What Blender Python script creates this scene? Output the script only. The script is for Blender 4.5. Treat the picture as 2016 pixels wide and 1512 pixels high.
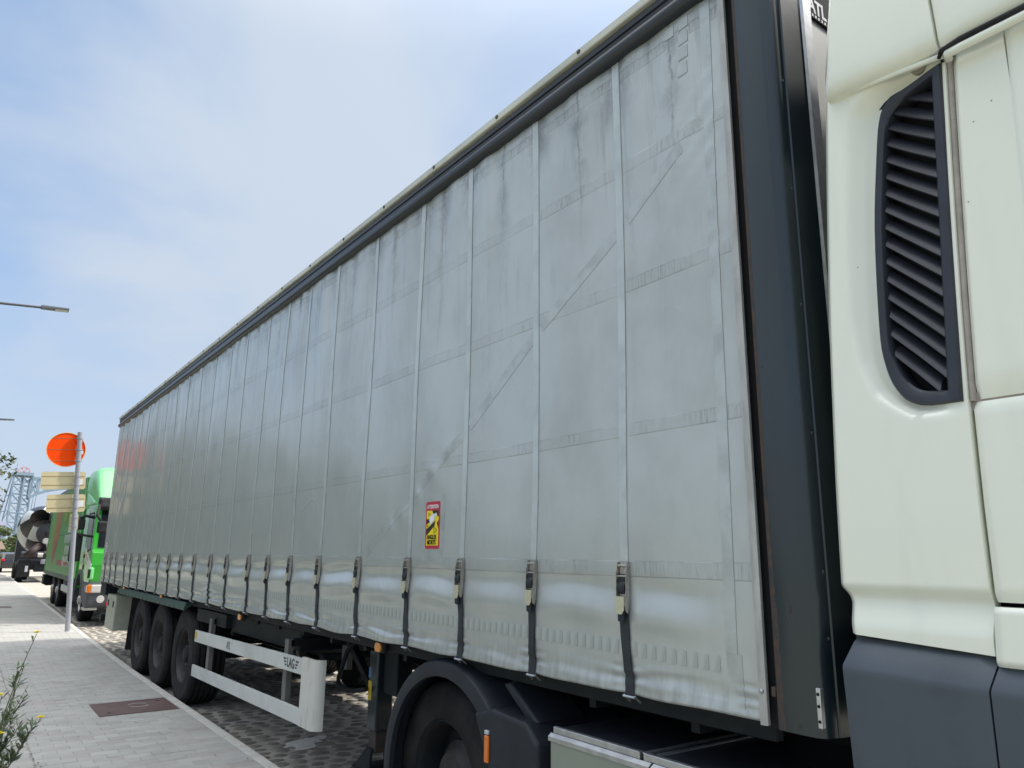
import bpy, bmesh, math, random
from mathutils import Vector, Matrix
R = math.radians
random.seed(7)
scn = bpy.context.scene
for o in list(bpy.data.objects):
    bpy.data.objects.remove(o)
COL = scn.collection

# ------------------------------------------------------------------ camera
CAM = Vector((-2.154, -1.573, 1.66))
PITCH, ROLL, YAW, FPX = 0.227, 0.0103, 0.6306, 1460.0
cd = bpy.data.cameras.new('camera')
cam = bpy.data.objects.new('camera', cd)
COL.objects.link(cam)
Fv = Vector((math.sin(YAW) * math.cos(PITCH), math.cos(YAW) * math.cos(PITCH), math.sin(PITCH)))
R0 = Vector((math.cos(YAW), -math.sin(YAW), 0))
U0 = R0.cross(Fv)
Rv = R0 * math.cos(ROLL) + U0 * math.sin(ROLL)
Uv = U0 * math.cos(ROLL) - R0 * math.sin(ROLL)
cam.matrix_world = Matrix(((Rv.x, Uv.x, -Fv.x, CAM.x), (Rv.y, Uv.y, -Fv.y, CAM.y), (Rv.z, Uv.z, -Fv.z, CAM.z), (0, 0, 0, 1)))
cd.sensor_width = 36
cd.lens = FPX / 2016 * 36
cd.clip_start, cd.clip_end = 0.05, 6000
scn.camera = cam
scn.render.resolution_x, scn.render.resolution_y = 1024, 768

# ------------------------------------------------------------------ light, sky, exposure
SUN_EL, SUN_AZ = R(52), Vector((0.92, -0.39))
SUN_STRENGTH, SKY_STRENGTH, EXPOSURE = 1.85, 0.10, 1.12
sd = bpy.data.lights.new('sun', 'SUN')
sd.energy, sd.angle, sd.color = SUN_STRENGTH, R(3.0), (1, 0.955, 0.88)
sun = bpy.data.objects.new('sun', sd)
COL.objects.link(sun)
az = SUN_AZ.normalized()
sdir = Vector((az.x * math.cos(SUN_EL), az.y * math.cos(SUN_EL), math.sin(SUN_EL)))
sun.rotation_euler = sdir.to_track_quat('Z', 'Y').to_euler()
sun.location = (30, -10, 40)

w = bpy.data.worlds.new('World')
scn.world = w
w.use_nodes = True
nt = w.node_tree
nt.nodes.clear()


class N:
    """small node helper"""

    def __init__(s, tree):
        s.t = tree

    def n(s, typ, **kw):
        nd = s.t.nodes.new(typ)
        for k, v in kw.items():
            setattr(nd, k, v)
        return nd

    def put(s, sock, v):
        if v is None:
            return
        if hasattr(v, 'is_output'):
            s.t.links.new(v, sock)
        else:
            if sock.type == 'RGBA' and not isinstance(v, (int, float)) and len(v) == 3:
                v = (*v, 1)
            sock.default_value = v

    def math(s, op, a, b=None, c=None, clamp=False):
        nd = s.n('ShaderNodeMath', operation=op, use_clamp=clamp)
        s.put(nd.inputs[0], a)
        s.put(nd.inputs[1], b)
        s.put(nd.inputs[2], c)
        return nd.outputs[0]

    def vmath(s, op, a, b=None):
        nd = s.n('ShaderNodeVectorMath', operation=op)
        s.put(nd.inputs[0], a)
        s.put(nd.inputs[1], b)
        return nd.outputs[0]

    def sep(s, v):
        nd = s.n('ShaderNodeSeparateXYZ')
        s.put(nd.inputs[0], v)
        return nd.outputs

    def comb(s, x=0, y=0, z=0):
        nd = s.n('ShaderNodeCombineXYZ')
        for i, v in enumerate((x, y, z)):
            s.put(nd.inputs[i], v)
        return nd.outputs[0]

    def noise(s, vec, scale=5, detail=4, rough=0.55, dist=0.0):
        nd = s.n('ShaderNodeTexNoise')
        s.put(nd.inputs['Vector'], vec)
        nd.inputs['Scale'].default_value = scale
        nd.inputs['Detail'].default_value = detail
        nd.inputs['Roughness'].default_value = rough
        nd.inputs['Distortion'].default_value = dist
        return nd.outputs['Fac']

    def ramp(s, v, a, b, lo=0.0, hi=1.0):
        nd = s.n('ShaderNodeMapRange', interpolation_type='SMOOTHSTEP')
        s.put(nd.inputs[0], v)
        for i, x in enumerate((a, b, lo, hi)):
            s.put(nd.inputs[i + 1], x)
        return nd.outputs[0]

    def mix(s, fac, a, b, blend='MIX'):
        nd = s.n('ShaderNodeMix', data_type='RGBA', blend_type=blend)
        s.put(nd.inputs[0], fac)
        s.put(nd.inputs[6], a)
        s.put(nd.inputs[7], b)
        return nd.outputs[2]


k = N(nt)
sky = k.n('ShaderNodeTexSky', sky_type='NISHITA', sun_disc=False)
sky.sun_elevation = SUN_EL
sky.sun_rotation = math.atan2(az.x, az.y)
sky.air_density, sky.dust_density, sky.ozone_density = 1.0, 1.5, 1.0
gen = k.n('ShaderNodeTexCoord').outputs['Generated']
dx, dy, dz = k.sep(gen)
den = k.math('ADD', k.math('MAXIMUM', dz, 0.0), 0.32)
cv = k.comb(k.math('DIVIDE', dx, den), k.math('DIVIDE', dy, den), 0.37)
cv = k.vmath('ADD', cv, (8.395, 0.361, 11.159))
n1 = k.noise(cv, 1.35, 7, 0.52, 0.35)
n2 = k.noise(k.vmath('ADD', cv, (3.1, 1.7, 2.0)), 0.62, 3, 0.5)
cl = k.ramp(k.math('ADD', k.math('MULTIPLY', n1, 0.62), k.math('MULTIPLY', n2, 0.5)), 0.46, 0.68)
haze = k.ramp(dz, 0.02, 0.40, 0.80, 0.0)
cl = k.math('MAXIMUM', cl, haze)
skyc = k.mix(1.0, sky.outputs['Color'], (1.35, 1.28, 1.2), 'MULTIPLY')
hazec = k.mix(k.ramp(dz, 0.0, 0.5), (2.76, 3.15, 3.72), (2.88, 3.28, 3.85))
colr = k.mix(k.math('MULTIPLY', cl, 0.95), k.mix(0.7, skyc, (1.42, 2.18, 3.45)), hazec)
# white veil added as fill light in the mostly unseen high sky and sunward
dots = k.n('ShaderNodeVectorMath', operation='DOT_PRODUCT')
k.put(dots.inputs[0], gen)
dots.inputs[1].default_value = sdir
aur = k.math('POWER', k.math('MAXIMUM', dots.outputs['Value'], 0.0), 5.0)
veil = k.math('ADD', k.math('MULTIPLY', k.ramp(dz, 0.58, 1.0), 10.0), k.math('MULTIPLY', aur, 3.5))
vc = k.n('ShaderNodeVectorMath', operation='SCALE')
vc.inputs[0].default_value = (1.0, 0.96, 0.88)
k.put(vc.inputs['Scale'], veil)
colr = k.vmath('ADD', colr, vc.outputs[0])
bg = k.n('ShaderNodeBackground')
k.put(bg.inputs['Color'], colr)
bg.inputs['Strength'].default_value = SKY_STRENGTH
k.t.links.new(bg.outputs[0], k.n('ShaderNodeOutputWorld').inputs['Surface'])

vs = scn.view_settings
vs.view_transform, vs.look, vs.gamma, vs.use_curve_mapping = 'Standard', 'None', 1.0, False
vs.exposure = EXPOSURE
scn.render.engine = 'CYCLES'
scn.cycles.use_denoising = True
scn.cycles.max_bounces = 8


# ------------------------------------------------------------------ materials
def mat(name, col, rough=0.5, metal=0.0, var=0.0, vscale=6.0, col2=None, bump=0.0, bscale=60.0, coat=0.0, spec=0.5, rvar=0.0,
        stretch=(1, 1, 1), detail=5, emit=None, trans=0.0, lo=0.35, hi=0.7, world=False, stain=0.0, each=0.0):
    m = bpy.data.materials.new(name)
    m.use_nodes = True
    q = N(m.node_tree)
    b = m.node_tree.nodes['Principled BSDF']
    b.inputs['Roughness'].default_value = rough
    b.inputs['Metallic'].default_value = metal
    b.inputs['Specular IOR Level'].default_value = spec
    if coat:
        b.inputs['Coat Weight'].default_value = coat
        b.inputs['Coat Roughness'].default_value = 0.08
    if trans:
        b.inputs['Transmission Weight'].default_value = trans
    pos = q.n('ShaderNodeNewGeometry').outputs['Position'] if world else q.n('ShaderNodeTexCoord').outputs['Object']
    co = q.vmath('MULTIPLY', pos, stretch)
    c = (*col, 1)
    if var or col2:
        nz = q.noise(co, vscale, detail, 0.6)
        c2 = col2 if col2 else tuple(x * (1 - var) for x in col)
        c = q.mix(q.ramp(nz, lo, hi), (*col, 1), (*c2, 1))
        if rvar:
            q.put(b.inputs['Roughness'], q.ramp(nz, 0.3, 0.75, rough - rvar, rough + rvar))
    if stain:
        sn = q.noise(q.vmath('MULTIPLY', pos, (1.0, .55, 1.0)), 1.3, 6, 0.68, 0.6)
        sp_ = q.noise(pos, 9.0, 3, 0.6)
        f_ = q.math('MAXIMUM', q.math('MULTIPLY', q.ramp(sn, 0.50, 0.74), stain), q.math('MULTIPLY', q.ramp(sp_, 0.68, 0.76), stain * 0.8))
        c = q.mix(f_, c, tuple(x * 0.45 for x in col) + (1,))
    if each:
        rn = q.n('ShaderNodeObjectInfo').outputs['Random']
        c = q.mix(q.math('MULTIPLY', rn, each), c, tuple(x * 0.55 for x in col) + (1,))
    q.put(b.inputs['Base Color'], c)
    if bump:
        bn = q.n('ShaderNodeBump')
        bn.inputs['Strength'].default_value = 1
        bn.inputs['Distance'].default_value = bump
        q.put(bn.inputs['Height'], q.noise(co, bscale, 4, 0.6))
        q.put(b.inputs['Normal'], bn.outputs[0])
    if emit:
        q.put(b.inputs['Emission Color'], emit)
        b.inputs['Emission Strength'].default_value = 1
    return m


def curtain_material():
    m = bpy.data.materials.new('curtain_tarpaulin')
    m.use_nodes = True
    q = N(m.node_tree)
    b = m.node_tree.nodes['Principled BSDF']
    co = q.n('ShaderNodeTexCoord').outputs['Object']
    x, y, z = q.sep(co)
    # large cloudy grime, stronger towards the top, streaks that run down from the rail
    big = q.noise(q.vmath('MULTIPLY', co, (1, 1.1, 0.75)), 1.7, 6, 0.62)
    smear = q.noise(q.vmath('MULTIPLY', co, (1, 5.5, 0.55)), 2.2, 6, 0.65, 0.3)
    topm = q.ramp(z, 2.2, 3.85)
    fine = q.noise(co, 26, 5, 0.7)
    c = q.mix(q.ramp(big, 0.35, 0.72), CURT_A, CURT_B)
    st = q.math('MULTIPLY', q.ramp(smear, 0.52, 0.74), q.math('MULTIPLY_ADD', topm, 0.42, 0.05))
    c = q.mix(st, c, (0.17, 0.175, 0.175, 1))
    # scuffed black marks under the rail between the seams
    dm, ds = None, None
    wy = q.math('ADD', y, q.math('MULTIPLY_ADD', q.noise(q.vmath('MULTIPLY', co, (1, 1, 3)), 3, 3), 0.05, -0.025))
    seams = [.605, 1.194, 1.806, 2.383, 3.055, 3.722, 4.305, 4.832, 5.351, 6.027, 6.604, 7.258, 7.883, 8.477]
    for a_, b_ in zip([.0] + seams, seams):
        d_ = q.math('ABSOLUTE', q.math('SUBTRACT', wy, .5 * (a_ + b_) + .05 * math.sin(9 * b_)))
        e_ = q.math('ABSOLUTE', q.math('SUBTRACT', wy, b_))
        dm = d_ if dm is None else q.math('MINIMUM', dm, d_)
        ds = e_ if ds is None else q.math('MINIMUM', ds, e_)
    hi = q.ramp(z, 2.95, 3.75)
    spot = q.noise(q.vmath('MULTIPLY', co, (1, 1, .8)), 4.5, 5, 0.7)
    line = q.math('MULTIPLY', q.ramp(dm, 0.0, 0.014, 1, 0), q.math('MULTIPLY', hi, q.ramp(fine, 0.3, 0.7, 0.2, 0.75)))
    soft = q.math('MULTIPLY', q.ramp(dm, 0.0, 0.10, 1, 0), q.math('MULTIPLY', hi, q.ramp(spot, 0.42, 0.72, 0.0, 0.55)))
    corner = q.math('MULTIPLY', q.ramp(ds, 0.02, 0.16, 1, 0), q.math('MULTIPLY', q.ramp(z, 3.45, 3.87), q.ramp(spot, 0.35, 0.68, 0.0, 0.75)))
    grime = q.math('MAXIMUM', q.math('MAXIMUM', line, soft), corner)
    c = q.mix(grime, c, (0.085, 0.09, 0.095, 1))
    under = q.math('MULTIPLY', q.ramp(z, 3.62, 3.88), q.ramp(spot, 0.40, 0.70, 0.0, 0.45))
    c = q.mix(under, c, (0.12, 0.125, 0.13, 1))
    # light dust on the lowest hand's breadth
    low = q.math('MULTIPLY', q.ramp(z, 1.15, 1.32, 1, 0), q.ramp(q.noise(q.vmath('MULTIPLY', co, (1, 8, 2)), 3, 5, 0.65), 0.35, 0.7))
    c = q.mix(q.math('MULTIPLY', low, 0.5), c, (0.19, 0.19, 0.175, 1))
    c = q.mix(q.math('MULTIPLY', q.ramp(fine, 0.62, 0.8), 0.12), c, (0.16, 0.165, 0.165, 1))
    # belts welded behind the cloth: faint stitched edges and crinkles
    # belts droop a little towards the front like the photograph's
    band = None
    edge = None
    for zc, h in BELTS:
        d = q.math('ABSOLUTE', q.math('SUBTRACT', z, zc))
        bi = q.ramp(d, h * 0.46, h * 0.54, 1, 0)
        ei = q.ramp(q.math('ABSOLUTE', q.math('SUBTRACT', d, h * 0.5)), 0.0012, 0.0042, 1, 0)
        band = bi if band is None else q.math('MAXIMUM', band, bi)
        edge = ei if edge is None else q.math('MAXIMUM', edge, ei)
    crk = q.noise(q.vmath('MULTIPLY', co, (1, 62, 2.6)), 1.0, 3, 0.6, 0.25)
    crl = q.ramp(q.math('ABSOLUTE', q.math('SUBTRACT', crk, 0.5)), 0.0, 0.022, 1, 0)
    pres = q.ramp(q.noise(q.vmath('MULTIPLY', co, (1, 2.3, 1.1)), 1.6, 3), 0.34, 0.6)
    lines = q.math('MULTIPLY', q.math('MULTIPLY', crl, band), pres)
    c = q.mix(q.math('MULTIPLY', lines, 0.34), c, (0.12, 0.125, 0.125, 1))
    c = q.mix(q.math('MULTIPLY', q.math('MULTIPLY', edge, pres), 0.30), c, (0.10, 0.105, 0.11, 1))
    c = q.mix(q.math('MULTIPLY', band, 0.05), c, (0.2, 0.205, 0.2, 1))
    q.put(b.inputs['Base Color'], c)
    q.put(b.inputs['Roughness'], q.ramp(big, 0.3, 0.7, 0.37, 0.47))
    b.inputs['Specular IOR Level'].default_value = 0.5
    b.inputs['Metallic'].default_value = 0.42
    b.inputs['Coat Weight'].default_value = 0.6
    b.inputs['Coat Roughness'].default_value = 0.13
    cn = q.noise(q.vmath('MULTIPLY', co, (1, 1.3, .9)), 1.7, 1, 0.5, 0.5)
    cp = q.ramp(q.noise(co, 1.1, 2), 0.48, 0.66)
    crease = q.math('MULTIPLY', q.ramp(q.math('ABSOLUTE', q.math('SUBTRACT', cn, 0.5)), 0.0, 0.02, 1, 0), cp)
    hgt = q.math('ADD', q.math('MULTIPLY', lines, -0.0012), q.math('MULTIPLY', band, 0.0012))
    hgt = q.math('ADD', hgt, q.math('MULTIPLY', fine, 0.0006))
    hgt = q.math('ADD', hgt, q.math('MULTIPLY', crease, 0.0011))
    hgt = q.math('ADD', hgt, q.math('MULTIPLY', q.noise(q.vmath('MULTIPLY', co, (1, 1.6, 1)), 5, 4, 0.55), 0.0022))
    bn = q.n('ShaderNodeBump')
    bn.inputs['Distance'].default_value = 1.0
    bn.inputs['Strength'].default_value = 0.85
    q.put(bn.inputs['Height'], hgt)
    q.put(b.inputs['Normal'], bn.outputs[0])
    return m


CURT_A, CURT_B = (0.50, 0.525, 0.508), (0.42, 0.44, 0.428)
BELTS = [(3.80, 0.05), (3.345, 0.055), (2.79, 0.055), (2.165, 0.05), (1.613, 0.058)]
M = {}
M['curtain'] = curtain_material()
M['seam'] = mat('seam_strip', (0.53, 0.57, 0.565), 0.34, metal=.35, var=0.16, vscale=7, bump=0.0006, bscale=40)
M['diag'] = mat('diagonal_strip', (0.485, 0.51, 0.495), 0.40, metal=.42, coat=.5, var=0.2, vscale=9, stretch=(1, 1, 1), bump=0.002, bscale=30)
M['edge_dirt'] = mat('dirty_weld_edge', (0.21, 0.22, 0.215), 0.6, col2=(0.38, 0.40, 0.39), vscale=6)
M['hem'] = mat('hem_strip', (0.50, 0.53, 0.52), 0.34, metal=.4, var=0.2, vscale=7, bump=0.001, bscale=40)
M['patch'] = mat('reflective_tape', (0.50, 0.53, 0.515), 0.34, metal=.38, var=0.22, vscale=14, bump=0.0004, bscale=240, stretch=(1, 1, .25))
M['cream'] = mat('cab_cream_paint', (0.87, 0.875, 0.75), 0.28, coat=0.8, var=0.07, vscale=5, stretch=(1, 1.3, .3), detail=7, lo=.48, hi=.78, bump=0.0003, bscale=9)
M['cream_dirty'] = mat('cab_gap_trim', (0.42, 0.37, 0.33), 0.6, var=0.2, vscale=20)
M['roofcream'] = mat('roof_cap_cream', (0.58, 0.58, 0.50), 0.45, var=0.25, vscale=4, stretch=(1, .6, 1))
M['plastic'] = mat('black_plastic', (0.028, 0.031, 0.042), 0.42, var=0.25, vscale=10, bump=0.0003, bscale=400)
M['rubber'] = mat('rubber', (0.016, 0.016, 0.018), 0.72, spec=.3, var=0.35, vscale=9, col2=(0.03, 0.029, 0.028), bump=0.0008, bscale=90)
M['tyre'] = mat('tyre_rubber', (0.010, 0.010, 0.0115), 0.75, spec=.25, col2=(0.027, 0.026, 0.025), vscale=5, bump=0.0008, bscale=120)
M['skirt'] = mat('grey_skirt_plastic', (0.076, 0.092, 0.112), 0.5, var=0.22, vscale=6, lo=.45, hi=.8, detail=8, bump=0.0003, bscale=260)
M['fender'] = mat('fender_plastic', (0.022, 0.026, 0.034), 0.55, spec=.35, var=0.3, vscale=5, bump=0.0005, bscale=150)
M['teal'] = mat('dark_teal_paint', (0.013, 0.023, 0.029), 0.30, spec=.62, coat=.15, var=0.25, vscale=3, stretch=(1, 1, .4), bump=0.0005, bscale=30)
M['rail'] = mat('dark_rail_paint', (0.022, 0.027, 0.034), 0.32, var=0.3, vscale=5, stretch=(1, .4, 1))
M['railrust'] = mat('worn_rail', (0.05, 0.045, 0.045), 0.5, col2=(0.09, 0.055, 0.035), vscale=12)
M['rust'] = mat('rusty_steel', (0.075, 0.045, 0.03), 0.75, col2=(0.03, 0.035, 0.04), vscale=26, bump=0.002, bscale=80)
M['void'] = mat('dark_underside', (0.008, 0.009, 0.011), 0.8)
M['chassis'] = mat('chassis_paint', (0.008, 0.012, 0.016), 0.6, spec=.25, var=0.3, vscale=5, col2=(0.018, 0.019, 0.02))
M['chassisgrey'] = mat('galvanised_grey', (0.15, 0.145, 0.13), 0.55, var=0.25, vscale=8)
M['alu'] = mat('aluminium', (0.62, 0.63, 0.64), 0.36, metal=0.85, var=0.2, vscale=18, bump=0.0003, bscale=90)
M['steel'] = mat('buckle_steel', (0.50, 0.47, 0.42), 0.3, metal=0.9, var=0.3, vscale=60)
M['edgealu'] = mat('worn_alu_edge', (0.50, 0.49, 0.46), 0.45, metal=0.3, var=0.3, vscale=14, stretch=(1, 1, .3))
M['gold'] = mat('zinc_lever', (0.60, 0.56, 0.40), 0.38, metal=0.35, var=0.12, vscale=50)
M['web'] = mat('black_webbing', (0.016, 0.018, 0.026), 0.75, bump=0.0008, bscale=500)
M['strap'] = mat('strap_webbing', (0.028, 0.032, 0.036), 0.7, var=0.25, vscale=10, bump=0.0008, bscale=300, stretch=(1, .2, 1))
M['guard'] = mat('guard_grey_paint', stain=.4, col=(0.60, 0.61, 0.57), rough=0.45, var=0.1, vscale=4, bump=0.0004, bscale=40)
M['guardpost'] = mat('guard_post_scuffed', (0.62, 0.60, 0.53), 0.5, col2=(0.46, 0.43, 0.37), vscale=14, lo=0.5, hi=0.75, stretch=(1, 1, .4))
M['amber'] = mat('amber_lens', (0.75, 0.26, 0.02), 0.25, coat=0.6, var=0.2, vscale=60)
M['orange'] = mat('orange_lens', (0.72, 0.17, 0.01), 0.25, coat=0.6)
M['print_black'] = mat('print_black', (0.015, 0.015, 0.015), 0.4)
M['print_white'] = mat('print_white', (0.8, 0.8, 0.8), 0.4)
M['print_yellow'] = mat('print_yellow', (0.85, 0.68, 0.01), 0.35)
M['print_red'] = mat('print_red', (0.48, 0.02, 0.045), 0.35)
M['print_grey'] = mat('print_grey', (0.5, 0.52, 0.55), 0.35)
M['blue'] = mat('blue_sticker', (0.05, 0.16, 0.30), 0.4)
M['yel2'] = mat('yellow_sticker', (0.62, 0.42, 0.03), 0.45, var=.15, vscale=30)
M['pole'] = mat('painted_pole', (0.36, 0.37, 0.40), 0.4, metal=0.2, var=0.08, vscale=6)
M['signred'] = mat('orange_red_back', (1.0, 0.075, 0.001), 0.6, spec=.12)
M['board'] = mat('black_board', (0.01, 0.012, 0.016), 0.8, spec=.15)
M['signrim'] = mat('pale_orange_rim', (0.85, 0.55, 0.28), 0.4)
M['beige'] = mat('beige_plate_back', (0.66, 0.56, 0.32), 0.5, var=0.05, vscale=3)
M['groove'] = mat('rail_groove', (0.30, 0.19, 0.08), 0.6)
M['lamppaint'] = mat('lamp_dark_grey', (0.10, 0.105, 0.12), 0.5)
M['green'] = mat('green_truck_paint', (0.035, 0.40, 0.03), 0.28, coat=0.8)
M['greenlight'] = mat('light_green_plastic', (0.20, 0.62, 0.22), 0.35, coat=0.5)
M['greenbox'] = mat('printed_green_side', (0.085, 0.27, 0.065), 0.4, col2=(0.10, 0.31, 0.10), vscale=1.2)
M['orangeprint'] = mat('carrot_print', (0.36, 0.17, 0.05), 0.45, col2=(0.27, 0.07, 0.06), vscale=1.0)
M['redprint'] = mat('red_print', (0.30, 0.07, 0.07), 0.45)
M['leafprint'] = mat('leaf_print', (0.30, 0.33, 0.03), 0.45, col2=(0.09, 0.27, 0.05), vscale=4)
M['glass'] = mat('dark_glass', (0.012, 0.016, 0.02), 0.12, spec=.18)
M['bumper'] = mat('grey_bumper', (0.06, 0.065, 0.075), 0.5)
M['wood'] = mat('dark_hedge_leaves', (0.045, 0.07, 0.03), 0.6, col2=(0.075, 0.10, 0.045), vscale=2)
M['lamp'] = mat('headlamp_lens', (0.62, 0.60, 0.55), 0.12, coat=0.8)
M['silver'] = mat('silver_wheel', (0.55, 0.52, 0.48), 0.4, metal=0.5, var=.2, vscale=8)
M['tank'] = mat('tank_panel', (0.30, 0.33, 0.27), 0.36, metal=0.25, var=0.08, vscale=3)
M['boxwhite'] = mat('pale_toolbox', (0.33, 0.35, 0.25), 0.45, col2=(0.45, 0.44, 0.36), vscale=2)
M['rearfend'] = mat('greenish_side_rail', (0.035, 0.07, 0.057), 0.45, var=0.35, vscale=8, stretch=(1, 1.0, .2))
M['bridge'] = mat('pale_blue_bridge_steel', (0.30, 0.39, 0.48), 0.6)
M['mixwhite'] = mat('mixer_white', (0.72, 0.72, 0.71), 0.35)
M['mixblack'] = mat('mixer_black', (0.02, 0.02, 0.024), 0.35)
M['mixgrey'] = mat('mixer_grey', (0.22, 0.22, 0.27), 0.45)
M['brownred'] = mat('brown_chute', (0.035, 0.018, 0.017), 0.6)
M['carblack'] = mat('black_car_paint', (0.012, 0.013, 0.016), 0.2, coat=1.0)
M['redlamp'] = mat('red_tail_lens', (0.55, 0.01, 0.02), 0.2, coat=.6)
M['leaf'] = mat('leaf_green', (0.075, 0.10, 0.035), 0.55, col2=(0.13, 0.115, 0.05), vscale=2.5)
M['weed'] = mat('weed_green', (0.075, 0.125, 0.045), 0.55, col2=(0.14, 0.165, 0.075), vscale=9)
M['stem'] = mat('weed_stem', (0.12, 0.11, 0.06), 0.6, col2=(0.09, 0.12, 0.05), vscale=10)
M['petal'] = mat('yellow_petal', (0.80, 0.66, 0.01), 0.5)
M['bark'] = mat('bark', (0.12, 0.10, 0.08), 0.9, var=.4, vscale=12, bump=.01, bscale=20)
M['farleaf'] = mat('far_foliage', (0.10, 0.15, 0.05), 0.7, col2=(0.17, 0.19, 0.07), vscale=.6)
M['farwall'] = mat('far_wall', (0.25, 0.28, 0.33), 0.7)
M['sandstone'] = mat('pale_orange_wall', (0.50, 0.36, 0.28), 0.7)
M['grass'] = mat('dry_grass_ground', (0.20, 0.21, 0.14), 0.95, col2=(0.32, 0.305, 0.24), vscale=1.2, bump=.03, bscale=9)
M['earth'] = mat('far_ground', (0.20, 0.20, 0.15), 0.95, col2=(0.13, 0.16, 0.07), vscale=.04)
M['asphalt'] = mat('asphalt', (0.17, 0.17, 0.17), 0.85, var=0.25, vscale=.8, bump=.004, bscale=60)
M['kerb'] = mat('kerb_concrete', world=True, stain=.4, each=.15, col= (0.60, 0.575, 0.52), rough=0.85, spec=.2, var=0.18, vscale=8, bump=.002, bscale=90)
M['joint'] = mat('joint_sand', (0.36, 0.345, 0.31), 0.95, spec=.15, var=.25, vscale=14, bump=.002, bscale=60)
M['grout'] = mat('cobble_grout', (0.50, 0.46, 0.395), 0.95, spec=.15, col2=(0.33, 0.30, 0.25), vscale=5, bump=.01, bscale=40)
M['paver'] = mat('paver_concrete', world=True, stain=.32, each=.22, col= (0.43, 0.418, 0.385), rough=0.88, spec=.18, col2=(0.37, 0.358, 0.33), vscale=2.2, bump=.0015, bscale=120)
M['paver2'] = mat('paver_light', world=True, stain=.32, each=.22, col= (0.45, 0.438, 0.405), rough=0.88, spec=.18, col2=(0.39, 0.38, 0.352), vscale=2.6, bump=.0015, bscale=120)
M['paver3'] = mat('paver_warm', world=True, stain=.32, each=.22, col= (0.425, 0.40, 0.37), rough=0.88, spec=.18, col2=(0.365, 0.345, 0.32), vscale=2.6, bump=.0015, bscale=120)
M['stone_a'] = mat('cobble_grey', world=True, each=.3, col= (0.23, 0.21, 0.18), rough=0.65, spec=.3, col2=(0.28, 0.25, 0.21), vscale=6, bump=.004, bscale=50)
M['stone_b'] = mat('cobble_dark', world=True, each=.3, col= (0.165, 0.15, 0.13), rough=0.6, spec=.3, col2=(0.21, 0.19, 0.16), vscale=6, bump=.004, bscale=50)
M['stone_c'] = mat('cobble_tan', world=True, each=.3, col= (0.27, 0.235, 0.19), rough=0.66, spec=.3, col2=(0.18, 0.16, 0.135), vscale=6, bump=.004, bscale=50)
M['cover'] = mat('rusty_cover', stain=.3, col= (0.115, 0.068, 0.062), rough=0.6, col2=(0.15, 0.095, 0.085), vscale=5, bump=.0015, bscale=140)
M['spill'] = mat('dried_mortar', (0.66, 0.63, 0.57), 0.9, var=.2, vscale=15, bump=.003, bscale=60)


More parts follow.
